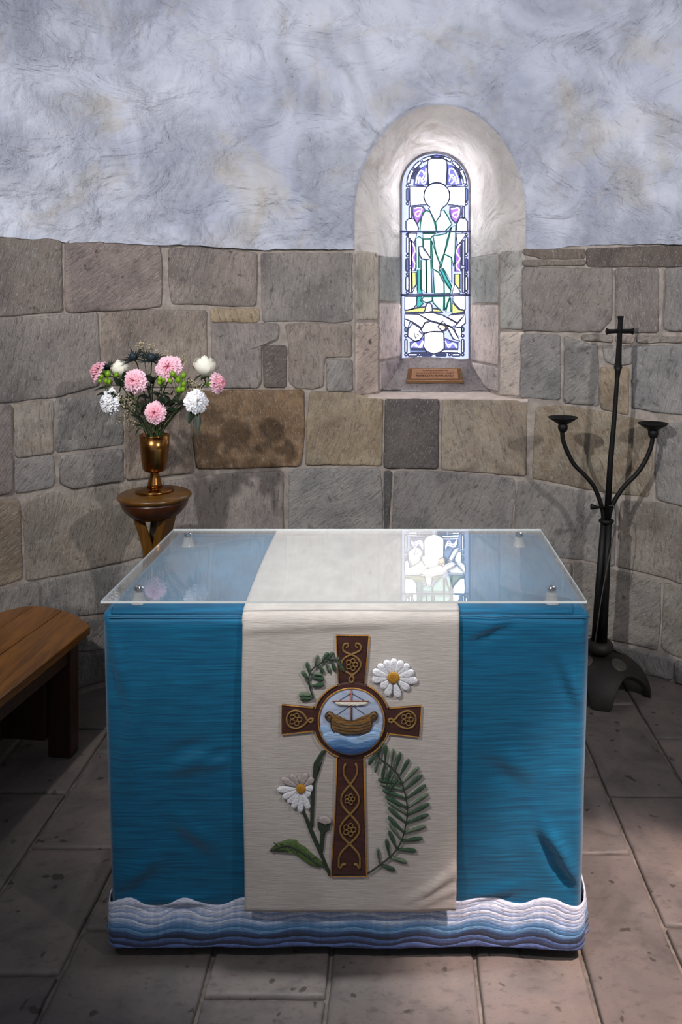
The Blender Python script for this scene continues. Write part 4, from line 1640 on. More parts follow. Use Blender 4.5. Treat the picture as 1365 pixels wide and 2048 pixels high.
# knotwork
def knot(cx, cy, r, n=5):
    pts = []
    for k in range(40):
        a = 2 * math.pi * k / 40
        rr = r * (0.62 + 0.38 * math.cos(n * a))
        pts.append((cx + rr * math.cos(a * 2), cy + rr * math.sin(a * 2)))
    return pts


for cx, cy, r in ((700, 325, 46), (275, 742, 48), (1118, 742, 48), (684, 1340, 40), (682, 1572, 50)):
    cord('knot', knot(cx, cy, r), 0.0013, M['gold2'], cr, 0.0065 if cy != 742 else 0.005, True, 3)
cord('knotwork', [(640, 175), (632, 205), (650, 235), (730, 270), (768, 320), (745, 375), (690, 420), (680, 450), (700, 462), (715, 440), (700, 410), (640, 370), (622, 320), (650, 275), (745, 232), (770, 205), (760, 175)], 0.0026, M['gold2'], cr)
cord('knotwork', [(640, 175), (665, 168), (672, 190), (655, 200)], 0.0022, M['gold2'], cr)
cord('knotwork', [(760, 175), (735, 168), (728, 190), (745, 200)], 0.0022, M['gold2'], cr)
cord('knotwork', [(410, 745), (390, 735), (365, 755), (330, 790), (275, 812), (225, 790), (206, 742), (225, 695), (275, 675), (330, 700), (365, 748), (390, 765), (410, 745)], 0.0026, M['gold2'], cr)
cord('knotwork', [(975, 750), (995, 737), (1020, 755), (1060, 792), (1118, 812), (1165, 790), (1184, 742), (1165, 698), (1118, 678), (1060, 705), (1020, 750), (995, 765), (975, 750)], 0.0026, M['gold2'], cr)
ca, cb = [], []
for k in range(70):
    y = 1075 + (1860 - 1075) * k / 69
    c_ = 690 - (y - 1075) * 0.012
    if y < 1235:
        a_ = 52 * math.sin(math.pi * (y - 1020) / 215)
    else:
        a_ = (66 + 14 * (y - 1235) / 600) * math.sin(math.pi * (1 + (y - 1235) / 224))
    if y > 1790: a_ = math.copysign(80, a_)
    ca.append((c_ + a_, y))
    cb.append((c_ - a_, y))
cord('knotwork', ca, 0.0027, M['gold2'], cr, sub=1)
cord('knotwork', cb, 0.0027, M['gold2'], cr, 0.005, sub=1)
cord('knotwork', [(612, 1868), (630, 1840), (655, 1838)], 0.003, M['gold2'], cr)
cord('knotwork', [(756, 1868), (738, 1840), (716, 1838)], 0.003, M['gold2'], cr)
# medallion with the boat
md = patch('medallion', circ(CC[0], CC[1], 246, 0, 360, 48), M['sky'], rn, 0.006, dens=400, puff=0.001)


def seaband(y0, amp, wl_, ph, r):
    pts = []
    for k in range(25):
        x = CC[0] - 246 + 492 * k / 24
        pts.append((x, y0 + amp * math.sin(2 * math.pi * (x - CC[0]) / wl_ + ph)))
    up = [(x, y) for x, y in pts if math.hypot(x - CC[0], y - CC[1]) < 244]
    a0 = math.degrees(math.atan2(up[-1][1] - CC[1], up[-1][0] - CC[0]))
    a1 = math.degrees(math.atan2(up[0][1] - CC[1], up[0][0] - CC[0]))
    if a1 < a0: a1 += 360
    return up + circ(CC[0], CC[1], 243, a0 + 2, a1 - 2, 18)


patch('sea_band', seaband(800, 18, 330, 2.6, 0), M['sea1'], md, 0.0085, dens=400)
hull = [(505, 690), (525, 672), (555, 680), (585, 715), (640, 738), (700, 742), (760, 736), (820, 708), (850, 678), (880, 672), (895, 695), (890, 730), (858, 745), (850, 790), (820, 830), (760, 845), (640, 848), (570, 832), (545, 790), (540, 745), (512, 735), (500, 712)]
patch('boat_hull', hull, M['hull'], md, 0.010, dens=400, puff=0.002)
cord('hull_outline', hull, 0.0013, M['rigging'], md, 0.012, True, 2)
cord('prow_scroll', [(548, 730), (520, 735), (508, 708), (528, 690), (548, 705), (540, 722), (528, 715)], 0.0016, M['rigging'], md, 0.014)
cord('prow_scroll', [(848, 730), (876, 738), (886, 708), (868, 690), (848, 705), (856, 722), (868, 715)], 0.0016, M['rigging'], md, 0.014)
for k in range(4):
    cord('plank_line', [(560 + k * 6, 745 + k * 24), (640, 768 + k * 22), (700, 772 + k * 22), (770, 766 + k * 22), (842 - k * 6, 742 + k * 24)], 0.0009, M['rigging'], md, 0.0135)
patch('sea_band', seaband(850, 22, 300, 1.4, 0), M['sea1'], md, 0.0125, dens=400)
patch('sea_band', seaband(890, 18, 280, 0.4, 0), M['sea2'], md, 0.0135, dens=400)
patch('sea_band', seaband(935, 10, 260, 1.0, 0), M['sea3'], md, 0.0145, dens=400)
cord('mast', [(697, 515), (697, 742)], 0.0022, M['mast'], md, 0.010, smooth_it=False)
patch('sail', [(570, 598), (820, 598), (822, 614), (795, 630), (760, 622), (728, 632), (697, 622), (665, 632), (632, 622), (600, 630), (575, 616)], M['sail'], md, 0.010, dens=400, puff=0.002)
cord('yard', [(555, 594), (830, 594)], 0.0016, M['mast'], md, 0.012, smooth_it=False)
for a, b_ in (((697, 535), (605, 594)), ((697, 535), (795, 594)), ((697, 625), (590, 700)), ((697, 625), (800, 698))):
    cord('rigging', [a, b_], 0.0007, M['rigging'], md, 0.009, smooth_it=False)


# daisies
def petal_poly(cx, cy, a, r0, r1, wd, fs=1.0):
    ca_, sa = math.cos(a), math.sin(a)
    out = []
    for t, s in ((0, .25), (.3, .6), (.65, 1), (.88, .85), (1, .35), (1, -.35), (.88, -.85), (.65, -1), (.3, -.6), (0, -.25)):
        d = r0 + (r1 - r0) * t
        out.append((cx + ca_ * d - sa * s * wd, cy + (sa * d + ca_ * s * wd) * fs))
    return out


d1 = patch('daisy', circ(1014, 424, 46, 0, 360, 20), M['yolk'], rn, 0.007, dens=400, puff=0.003)
d1['label'] = 'white embroidered daisy with yellow centre beside the top arm of the cross'
for k, (ang, ln) in enumerate(((10, 185), (-14, 160), (-38, 150), (-62, 138), (-88, 138), (-116, 140), (-142, 150), (-164, 165), (172, 165), (140, 125), (110, 150), (76, 160), (38, 150))):
    patch('petal', petal_poly(1014, 424, math.radians(ang), 30, ln, 30), M['petal'], d1, 0.0035 + 0.0006 * (k % 2), dens=400, puff=0.002)
d2 = patch('daisy', circ(316, 1262, 36, 0, 360, 20), M['yolk'], rn, 0.007, dens=400, puff=0.003)
d2['label'] = 'white embroidered daisy with yellow centre low on the left of the cross'
for k, (ang, ln, dim) in enumerate(((175, 182, 0), (205, 165, 1), (232, 130, 1), (290, 120, 1), (322, 118, 1), (0, 92, 0), (40, 90, 0), (70, 170, 0), (92, 185, 0), (112, 168, 0), (132, 150, 0), (152, 160, 0))):
    patch('petal', petal_poly(316, 1262, math.radians(ang), 24, ln, 25), M['petal_dim'] if dim else M['petal'], d2, 0.0035 + 0.0006 * (k % 2), dens=400, puff=0.002)
# stems, bud and leaf
sg = patch('flower_stem', [(315, 1425), (340, 1435), (400, 1570), (470, 1740), (545, 1925), (525, 1935), (440, 1740), (370, 1580)], M['stem'], rn, 0.002, dens=400)
patch('flower_stem', [(470, 985), (500, 985), (440, 1085), (428, 1200), (412, 1330), (410, 1560), (382, 1560), (388, 1330), (402, 1180), (410, 1080)], M['stem'], rn, 0.002, dens=400)
bd = patch('daisy_bud', [(440, 1500), (545, 1520), (530, 1580), (500, 1600), (488, 1700), (480, 1760), (455, 1700), (462, 1600), (440, 1560)], M['stem'], rn, 0.003, dens=400)
patch('bud_tip', [(440, 1510), (455, 1478), (495, 1470), (540, 1490), (548, 1520), (500, 1535)], M['petal_dim'], bd, 0.005, dens=400, puff=.002)
lf = patch('leaf', [(75, 1735), (130, 1685), (220, 1655), (280, 1660), (300, 1690), (350, 1715), (400, 1765), (450, 1800), (498, 1858), (450, 1866), (390, 1848), (320, 1800), (260, 1755), (200, 1728), (140, 1735)], M['leafg'], rn, 0.003, dens=400, puff=.002)
cord('leaf_rib', [(85, 1733), (200, 1690), (300, 1725), (400, 1800), (490, 1855)], 0.0018, M['stem'], lf, 0.007)
for k in range(7):
    t = k / 6
    x = 150 + 290 * t
    y = 1704 + 120 * max(0, t - .12)
    cord('leaf_vein', [(x, y), (x - 24 + 10 * t, y - 26), (x - 40, y - 34 + 12 * t)], 0.0012, M['stem'], lf, 0.0065)


def fern(name, spine, leaves, label):
    f = cord(name, spine, 0.0022, M['stem'], rn, 0.005)
    f['label'] = label
    for k, (x0, y0, x1, y1, wd) in enumerate(leaves):
        a = math.atan2(y1 - y0, x1 - x0)
        ln = math.hypot(x1 - x0, y1 - y0)
        patch('leaflet', petal_poly(x0, y0, a, 2, ln, wd), M['fern'] if k % 3 else M['fern2'], f, 0.003 + 0.0004 * (k % 3), dens=400, puff=.0015)
        cord('leaflet_rib', [(x0, y0), (x1, y1)], 0.0008, M['stem'], f, 0.007, smooth_it=False)
    return f


fern('fern', [(410, 580), (388, 520), (375, 450), (385, 390), (420, 345), (475, 310), (540, 290), (600, 290), (650, 380)],
     [(388, 500, 345, 420, 14), (375, 450, 320, 380, 14), (378, 400, 358, 310, 14), (420, 345, 440, 260, 16), (470, 312, 520, 240, 16), (520, 296, 556, 236, 15), (560, 290, 606, 282, 12),
      (385, 420, 490, 445, 16), (395, 490, 490, 480, 18), (395, 560, 300, 560, 22), (408, 585, 310, 590, 18), (450, 325, 480, 395, 14), (500, 305, 530, 390, 14), (545, 295, 570, 380, 14), (590, 300, 640, 380, 16), (400, 395, 480, 410, 12)],
     'curled green fern beside the top arm of the cross')
spine = [(880, 980), (905, 1030), (980, 1090), (1040, 1150), (1080, 1230), (1108, 1330), (1120, 1440), (1108, 1540), (1075, 1660), (1010, 1760), (900, 1850), (820, 1905)]
sp = catmull([Vector((x, y, 0)) for x, y in spine], 8)
lv = []
m_ = len(sp)
for k in range(17):
    i = int(4 + (m_ - 14) * k / 16)
    p, q = sp[i], sp[min(i + 2, m_ - 1)]
    t = (q - p).normalized()
    nx = Vector((-t.y, t.x, 0))
    ln = 118 + 66 * math.sin(math.pi * k / 16)
    dl = nx * -0.88 + t * -0.42 * (1 if k < 9 else 1.3)
    dr = (nx * 0.88 + t * -0.48)
    if k < 6:
        dl, dr = nx * -0.8 + t * -0.55, nx * 0.85 + t * 0.45
        ln *= 0.9
    lv.append((p.x, p.y, p.x + dl.x * ln, p.y + dl.y * ln, 15))
    lv.append((p.x, p.y, p.x + dr.x * ln * 1.02, p.y + dr.y * ln * 1.02, 15))
fern('fern', spine, lv, 'long green fern frond curving beside the shaft of the cross')

# ------------------------------------------------------------------ acrylic sheet on four studs
SZ = 0.920
SX0, SX1, SY0, SY1 = -0.760, 0.482, 2.04, 2.703
sh = empty('acrylic_sheet', ((SX0 + SX1) / 2, (SY0 + SY1) / 2, CZ), 'clear acrylic sheet on small studs covering the top of the altar', 'sheet')
so = obj('sheet', box((SX0, SY0, SZ - 0.006), (SX1, SY1, SZ)), M['acrylic'], sh, False)
so.data.materials.append(M['acrylic_edge'])
for p in so.data.polygons:
    if abs(p.normal.z) < 0.5: p.material_index = 1
for (px, py, Y) in ((278, 1180, 2.125), (1104, 1181, 2.125), (376, 1068, 2.63), (1039, 1068, 2.63)):
    X = (px - PX0) / FPX * Y
    st = obj('stud', lathe([(0.021, CZ + 0.001), (0.016, CZ + 0.012), (0.0125, SZ - 0.0065)], (X, Y, 0), 20), M['glass_stud'], sh)
    sharp(st)
    cp = obj('stud_cap', lathe([(0.0125, SZ + 0.0002), (0.0125, SZ + 0.006), (0.009, SZ + 0.0085), (0.006, SZ + 0.0065)], (X, Y, 0), 20), M['chrome'], st)
    sharp(cp)

# ------------------------------------------------------------------ bench along the left wall
bn = empty('bench', (-1.42, 2.4, 0), 'brown polished wooden bench along the curved wall left of the altar', 'bench')
BZ = 0.45
end = [(180, 1252), (150, 1229), (115, 1217), (75, 1212), (40, 1214), (0, 1220)]


def on_seat(px, py):
    Y = (CAMH - BZ) * FPX / (py - PY0)
    return Vector(((px - PX0) / FPX * Y, Y, BZ))


ends = []
for p in end:
    q = on_seat(*p)
    lim = wallY(q.x) - 0.035
    q.y = min(q.y, lim)
    ends.append(q)
for X in (-1.66, -1.72, -1.78, -1.84):
    ends.append(Vector((X, wallY(X) - 0.035, BZ)))
endc = catmull(ends, 6)
axis = Vector((-0.112, -1, 0)).normalized()
side = Vector((-axis.y, axis.x, 0))          # towards the altar
if side.x < 0: side = -side
F0 = ends[0]


def seat_end(w_):
    """far end of the seat at distance w_ behind the front edge: distance along the axis from F0"""
    best = None
    for q in endc:
        d = q - F0
        ww = -d.dot(side)
        al = d.dot(axis)
        if best is None or abs(ww - w_) < best[0]: best = (abs(ww - w_), al)
    return best[1]


LB = 1.75
edges = [0.0, 0.19, 0.33, 0.46, 0.60]
for k in range(4):
    w0, w1 = edges[k] + (0.0012 if k else 0), edges[k + 1] - 0.0012
    top = []
    for j in range(9):
        w_ = w0 + (w1 - w0) * j / 8
        top.append(F0 - side * w_ + axis * seat_end(w_))
    top.append(F0 - side * w1 + axis * LB)
    top.append(F0 - side * w0 + axis * LB)
    bevel(obj('seat_plank', prism(top, (0, 0, -0.034)), M['bench'], bn, False), 0.005 if k == 0 else 0.002, 3)


def bbox_al(w0, w1, a0, a1, z0, z1):
    pts = [F0 - side * w0 + axis * a0, F0 - side * w1 + axis * a0, F0 - side * w1 + axis * a1, F0 - side * w0 + axis * a1]
    return prism([Vector((p.x, p.y, z0)) for p in pts], (0, 0, z1 - z0))


bevel(obj('apron', bbox_al(0.03, 0.055, 0.06, LB - 0.06, BZ - 0.10, BZ - 0.034), M['bench_dark'], bn, False), 0.003)
bevel(obj('apron', bbox_al(0.50, 0.525, 0.16, LB - 0.06, BZ - 0.10, BZ - 0.034), M['bench_dark'], bn, False), 0.003)
for a in (0.045, LB - 0.14):
    bevel(obj('leg', bbox_al(0.02, 0.11, a, a + 0.06, 0.0, BZ - 0.034), M['bench_dark'], bn, False), 0.004)
    bevel(obj('leg', bbox_al(0.44, 0.53, a + 0.08, a + 0.14, 0.0, BZ - 0.034), M['bench_dark'], bn, False), 0.004)
    bevel(obj('end_board', bbox_al(0.11, 0.44, a + 0.05, a + 0.08, 0.07, BZ - 0.034), M['bench_dark'], bn, False), 0.003)
bevel(obj('stretcher', bbox_al(0.25, 0.30, 0.13, LB - 0.12, 0.09, 0.16), M['bench_dark'], bn, False), 0.003)

# ------------------------------------------------------------------ round pedestal for the vase
PY_ = 3.2
PC = Vector(((309.5 - PX0) / FPX * PY_, PY_, 0))
SC = PY_ / FPX                # metres per photo pixel at this depth
ZT = CAMH - (984 - PY0) * SC  # rim height of the pedestal
pd = empty('pedestal_stand', PC, 'round wooden pedestal with curved legs holding the flower vase beside the altar', 'stand')
o = obj('top_disc', lathe([(0.02, ZT + .002), (0.118, ZT + 0.002), (0.132, ZT - 0.002), (0.143, ZT - 0.010), (0.145, ZT - 0.016), (0.138, ZT - 0.024), (0.128, ZT - 0.030)], PC, 56), M['ped_wood'], pd)
o = obj('bowl', lathe([(0.05, ZT - 0.105), (0.075, ZT - 0.100), (0.10, ZT - 0.085), (0.122, ZT - 0.060), (0.132, ZT - 0.036), (0.130, ZT - 0.028), (0.02, ZT - 0.028)], PC, 56), M['ped_dark'], pd)
for k in range(3):
    a = math.radians(-100 + 120 * k)
    if k == 0: a = math.radians(205)
    if k == 1: a = math.radians(-25)
    if k == 2: a = math.radians(90)
    d = Vector((math.cos(a), math.sin(a), 0))
    t = Vector((-d.y, d.x, 0))
    prof = [(0.085, ZT - 0.085, .034), (0.076, ZT - 0.12, .036), (0.060, ZT - 0.17, .036), (0.046, ZT - 0.23, .036), (0.042, ZT - 0.30, .036), (0.048, ZT - 0.40, .036), (0.062, ZT - 0.52, .036), (0.086, ZT - 0.66, .036), (0.12, ZT - 0.80, .036), (0.150, 0.0, .036)]
    V, F = [], []
    pr = catmull([Vector(p) for p in prof], 4)
    for q in pr:
        wi = 0.035 * (1 if q.y > ZT - .25 else 1.0)
        ins = min(q.x - 0.004, 0.040)
        for (rr, ss) in ((q.x, -wi), (q.x, wi), (q.x - ins, wi * .8), (q.x - ins, -wi * .8)):
            V.append(PC + d * rr + t * ss + Vector((0, 0, max(0.0, q.y))))
    m = len(pr)
    for j in range(m - 1):
        for i in range(4):
            F.append((j * 4 + i, j * 4 + (i + 1) % 4, (j + 1) * 4 + (i + 1) % 4, (j + 1) * 4 + i))
    F += [(0, 1, 2, 3), tuple(range((m - 1) * 4, m * 4))]
    bevel(sharp(obj('leg', (V, F), M['ped_wood'], pd)), 0.006, 2)

# ------------------------------------------------------------------ brass goblet vase
VZ = ZT + 0.002
vz = empty('goblet_vase', PC + Vector((0, 0, VZ)), 'brass goblet vase full of flowers on the round pedestal', 'vase')
hgt = VZ + 0.226
o = obj('foot', lathe([(0.073, VZ), (0.0745, VZ + 0.005), (0.071, VZ + 0.010), (0.045, VZ + 0.015), (0.032, VZ + 0.019)], PC, 48), M['brass'], vz)
o = obj('stem', lathe([(0.031, VZ + 0.018), (0.027, VZ + 0.032), (0.0215, VZ + 0.055), (0.017, VZ + 0.072), (0.019, VZ + 0.078), (0.030, VZ + 0.082)], PC, 40), M['brass'], vz)
o = obj('cup', lathe([(0.026, VZ + 0.080), (0.040, VZ + 0.084), (0.046, VZ + 0.093), (0.0505, VZ + 0.12), (0.0555, VZ + 0.17), (0.0590, hgt), (0.0565, hgt), (0.052, VZ + 0.15), (0.02, VZ + 0.10)], PC, 48), M['brass'], vz)
obj('rim', tube([PC + Vector((0.0578 * math.cos(2 * math.pi * k / 48), 0.0578 * math.sin(2 * math.pi * k / 48), hgt)) for k in range(48)], 0.0016, 6, True), M['brass'], o)

# ------------------------------------------------------------------ flowers
M['f_stem'] = simple('flower_stem_green', lin(58, 76, 40), 0.6, nscale=40)
M['f_leaf'] = simple('dark_leaf', lin(24, 40, 22), 0.45, nscale=25, namp=0.35)
M['f_calyx'] = simple('calyx_green', lin(92, 132, 44), 0.5, nscale=40)
M['f_berry'] = simple('berry_green', lin(112, 152, 24), 0.3, nscale=60, namp=0.25)
M['f_cream'] = simple('cream_floret', lin(206, 196, 158), 0.7, nscale=150, namp=0.25)
M['f_twig'] = simple('twig', lin(84, 78, 52), 0.7)
M['f_thistle'] = simple('thistle_blue', lin(28, 40, 52), 0.6, nscale=120, namp=0.4)
M['f_bract'] = simple('thistle_bract', lin(26, 38, 36), 0.55, nscale=60, namp=0.35)


def bloom_mat(name, centre, rim, r):
    m, nt, b = new_mat(name)
    tc = N(nt, 'ShaderNodeTexCoord').outputs['Object']
    ln = N(nt, 'ShaderNodeVectorMath', operation='LENGTH')
    L(nt, tc, ln.inputs[0])
    dv = N(nt, 'ShaderNodeMath', operation='DIVIDE')
    dv.inputs[1].default_value = r
    L(nt, ln.outputs['Value'], dv.inputs[0])
    L(nt, ramp(nt, dv.outputs[0], [(0.15, centre), (0.72, rim)]), b.inputs['Base Color'])
    b.inputs['Roughness'].default_value = 0.6
    b.inputs['Subsurface Weight'].default_value = 0.15
    b.inputs['Subsurface Radius'].default_value = (0.01, 0.006, 0.006)
    b.inputs['Subsurface Scale'].default_value = 0.3
    return m


M['pink'] = bloom_mat('pink_petal', lin(232, 96, 124), lin(250, 204, 222), 0.048)
M['whitec'] = bloom_mat('white_petal', lin(232, 232, 236), lin(246, 246, 252), 0.045)
M['rose'] = bloom_mat('ivory_rose_petal', lin(226, 218, 186), lin(246, 244, 230), 0.040)
MOUTH = PC + Vector((0, 0, hgt))
rfl = random.Random(21)


def fpos(px, py, dy=0.0):
    return P(px, py, PY_ + dy)


def frame(d):
    d = Vector(d).normalized()
    a = d.orthogonal().normalized()
    return a, d.cross(a), d


def stem_path(head, back, k=0):
    """from inside the cup, bowing out to the head"""
    j = Vector((rfl.uniform(-.03, .03), rfl.uniform(-.03, .03), -0.05))
    base = MOUTH + j
    lip = MOUTH + Vector((j.x * 1.1, j.y * 1.1, 0.012))
    tgt = head - Vector(back).normalized() * 0.03
    mid = lip.lerp(tgt, 0.55) + Vector((0, 0, 0.012))
    return catmull([base, lip, mid, tgt, head - Vector(back).normalized() * 0.004], 5)


def leaf_vf(base, d, length, width, droop=0.3, up=Vector((0, -0.4, 1))):
    d = Vector(d).normalized()
    s = d.cross(up).normalized()
    nrm_ = s.cross(d).normalized()
    V, F = [], []
    n = 8
    for k in range(n + 1):
        t = k / n
        w_ = width * math.sin(math.pi * min(1, t * 0.96 + 0.03)) ** 0.8 * (1 - 0.25 * t)
        c = Vector(base) + d * (length * t) - Vector((0, 0, 1)) * (droop * length * t * t)
        V += [c - s * w_ + nrm_ * w_ * 0.35, c, c + s * w_ + nrm_ * w_ * 0.35]
    for k in range(n):
        a = k * 3
        F += [(a, a + 1, a + 4, a + 3), (a + 1, a + 2, a + 5, a + 4)]
    return V, F


def carnation(px, py, dy, face, r, mat, label, group, squash=1.0):
    r *= 1.1
    c = fpos(px, py, dy)
    root = empty('carnation', c, label, 'flower', group)
    A, B, D = frame(face)
    V, F = [], []
    for layer in range(6):
        n = 8 - layer // 2
        for i in range(n):
            a0 = 2 * math.pi * (i + 0.37 * layer) / n + rfl.uniform(-.1, .1)
            rr = r * (1.0 - 0.12 * layer) * rfl.uniform(0.92, 1.06)
            rise = (0.08 + 0.075 * layer) * r
            half = math.pi / n * 1.25
            base = len(V)
            nu, nv = 8, 4
            ph = rfl.uniform(0, 6)
            for v in range(nv + 1):
                t = v / nv
                for u in range(nu + 1):
                    s = u / nu * 2 - 1
                    an = a0 + s * half * (0.35 + 0.65 * t)
                    rad = rr * (0.08 + 0.92 * t) * (1 - 0.16 * s * s * t)
                    if v == nv: rad += r * 0.045 * math.cos(u * math.pi)
                    h = rise + r * (0.42 * t - 0.36 * t * t) * (0.6 + layer * .22) + r * 0.13 * t * math.sin(u * 2.3 + ph) + (-0.16 * r * t * t if layer < 2 else 0)
                    V.append(c + A * (rad * math.cos(an)) + B * (rad * math.sin(an)) + D * (h * squash - 0.2 * r))
            for v in range(nv):
                for u in range(nu):
                    k = base + v * (nu + 1) + u
                    F.append((k, k + 1, k + nu + 2, k + nu + 1))
    obj('bloom', (V, F), mat, root, True, c)
    back = -D
    cb_ = c + back * (r * 0.25)
    obj('calyx', lathe([(r * .30, 0), (r * .33, r * .25), (r * .27, r * .7), (r * .12, r * .95)], cb_, 12, back), M['f_calyx'], root)
    obj('stem', tube(stem_path(cb_ + back * r * .9, D), 0.0023, 6), M['f_stem'], root)
    return root


def rose(px, py, dy, face, r, label, group):
    c = fpos(px, py, dy)
    root = empty('rose', c, label, 'flower', group)
    A, B, D = frame(face)
    V, F = [], []
    for layer, (n, k0, k1, hh, fl) in enumerate(((3, .06, .34, 2.05, -.26), (3, .14, .60, 1.98, -.36), (4, .22, .84, 1.78, -.28), (4, .28, .98, 1.50, -.02))):
        for i in range(n):
            a0 = 2 * math.pi * (i + .4 * layer) / n + rfl.uniform(-.15, .15)
            half = math.pi / n * 1.45
            base = len(V)
            nu, nv = 8, 7
            for v in range(nv + 1):
                t = v / nv
                for u in range(nu + 1):
                    s = u / nu * 2 - 1
                    an = a0 + s * half * math.sin(0.35 + 1.25 * t)
                    rad = r * (k0 + (k1 - k0) * math.sin(t * math.pi * .66) + fl * t ** 4) * (1 + 0.07 * s)
                    h = r * hh * t * (1 - 0.12 * s * s * t) - 0.75 * r
                    V.append(c + A * (rad * math.cos(an)) + B * (rad * math.sin(an)) + D * h)
            for v in range(nv):
                for u in range(nu):
                    k = base + v * (nu + 1) + u
                    F.append((k, k + 1, k + nu + 2, k + nu + 1))
    obj('bloom', (V, F), M['rose'], root, True, c)
    cb_ = c - D * (r * 0.72)
    sep = [lathe([(r * .3, 0), (r * .26, r * .2), (r * .1, r * .4)], cb_, 10, -D)]
    for i in range(5):
        a = 2 * math.pi * i / 5
        sep.append(leaf_vf(cb_, A * math.cos(a) + B * math.sin(a) - D * .1, r * .8, r * .16, .2))
    obj('sepals', join(*sep), M['f_stem'], root)
    obj('stem', tube(stem_path(cb_ - D * r * .3, D), 0.0027, 6), M['f_stem'], root)
    return root


def thistle(px, py, dy, face, r, label, group):
    c = fpos(px, py, dy)
    root = empty('thistle', c, label, 'flower', group)
    A, B, D = frame(face)
    V, F = lathe([(r * .30, 0), (r * .5, r * .3), (r * .52, r * .6), (r * .38, r * .95), (r * .12, r * 1.15)], c - D * r * .3, 14, D)
    V = [v + (v - c).normalized() * r * 0.07 * noise.noise(v * 400) for v in V]
    obj('flower_head', (V, F), M['f_thistle'], root)
    parts = []
    for i in range(17):
        a = 2 * math.pi * i / 17 + rfl.uniform(-.15, .15)
        d = A * math.cos(a) + B * math.sin(a) + D * rfl.uniform(.1, .6)
        ln = r * rfl.uniform(1.5, 2.2)
        w_ = r * .16
        b0 = c - D * r * .25 + d.normalized() * r * .2
        s = d.cross(D).normalized()
        tip = b0 + d.normalized() * ln
        q = b0.lerp(tip, .45)
        parts.append(([b0 - s * w_, b0 + s * w_, q + s * w_ * 1.1 + D * r * .06, q - s * w_ * 1.1 + D * r * .06, tip, q - D * r * .06],
                      [(0, 1, 2, 3), (3, 2, 4), (0, 5, 1), (1, 5, 2), (3, 5, 0), (2, 5, 4), (4, 5, 3)]))
        for sg_ in (-1, 1):
            e = q + s * sg_ * r * .42 + d.normalized() * r * .25
            parts.append(([q - d.normalized() * r * .12, q + d.normalized() * r * .12, e, q + D * .001], [(0, 1, 2), (0, 2, 3), (1, 3, 2)]))
    obj('bracts', join(*parts), M['f_bract'], root, False)
    obj('stem', tube(stem_path(c - D * r * .3, D), 0.0022, 6), M['f_stem'], root)
    return root


def berries(spots, dy, label, group):
    cx = sum(s[0] for s in spots) / len(spots)
    cy = max(s[1] for s in spots) + 22
    c = fpos(cx, cy, dy)
    root = empty('berry_sprig', c, label, 'berry sprig', group)
    for (px, py, r) in spots:
        q = fpos(px, py, dy + rfl.uniform(-.012, .012))
        d = (q - c).normalized()
        rr = r * SC
        b_ = obj('berry', lathe([(rr * .3, -rr * 1.1), (rr * .85, -rr * .5), (rr, .1 * rr), (rr * .8, rr * .7), (rr * .25, rr * 1.25), (rr * .04, rr * 1.4)], q, 10, d), M['f_berry'], root)
        obj('stalk', tube(catmull([q - d * rr, (q + c) / 2 + Vector((0, 0, .002)), c], 4), 0.0011, 5), M['f_stem'], root)
    obj('stem', tube(stem_path(c, Vector((c.x - MOUTH.x, 0, .6))), 0.002, 6), M['f_stem'], root)
    for k in range(3):
        a = rfl.uniform(0, 6.28)
        obj('leaf', leaf_vf(c + Vector((0, 0, -0.004)), Vector((math.cos(a), math.sin(a) * .5 - .2, rfl.uniform(-.1, .6))), rfl.uniform(.04, .06), .013), M['f_leaf'], root)
    return root


def sprig(tips, dy, label, group):
    root_at = fpos(sum(t[0] for t in tips) / len(tips), max(t[1] for t in tips) + 18, dy)
    root = empty('statice_sprig', root_at, label, 'filler flower', group)
    tw, fl = [], []
    for (px, py) in tips:
        q = fpos(px, py, dy + rfl.uniform(-.03, .02))
        tw.append(tube(catmull([root_at, root_at.lerp(q, .5) + Vector((rfl.uniform(-.006, .006), 0, -.004)), q], 4), 0.0008, 4))
        for k in range(16):
            e = q + Vector((rfl.gauss(0, .011), rfl.gauss(0, .009), rfl.gauss(0, .011)))
            tw.append(tube([q - Vector((0, 0, .006)), e], 0.0004, 3))
            s = rfl.uniform(.0016, .0032)
            V = [e + Vector(v) * s for v in ((1, 0, 0), (-1, 0, 0), (0, 1, 0), (0, -1, 0), (0, 0, 1.2), (0, 0, -1.2))]
            fl.append((V, [(0, 2, 4), (2, 1, 4), (1, 3, 4), (3, 0, 4), (2, 0, 5), (1, 2, 5), (3, 1, 5), (0, 3, 5)]))
    obj('florets', join(*fl), M['f_cream'], root, False)
    tw.append(tube(stem_path(root_at, Vector((root_at.x - MOUTH.x, 0, .5))), 0.0014, 5))
    obj('twigs', join(*tw), M['f_twig'], root)
    return root


def leafy(pts, leaves, label, group):
    path = [MOUTH + Vector((rfl.uniform(-.02, .02), -.01, -.04))] + [fpos(*p) for p in pts]
    root = empty('leafy_stem', path[-1], label, 'foliage', group)
    obj('stem', tube(catmull(path, 5), 0.0021, 6), M['f_stem'], root)
    for (px, py, dy, dx, dz, ln, wd) in leaves:
        b_ = fpos(px, py, dy)
        obj('leaf', leaf_vf(b_, (dx, -0.25, dz), ln, wd, 0.18), M['f_leaf'], root)
    return root


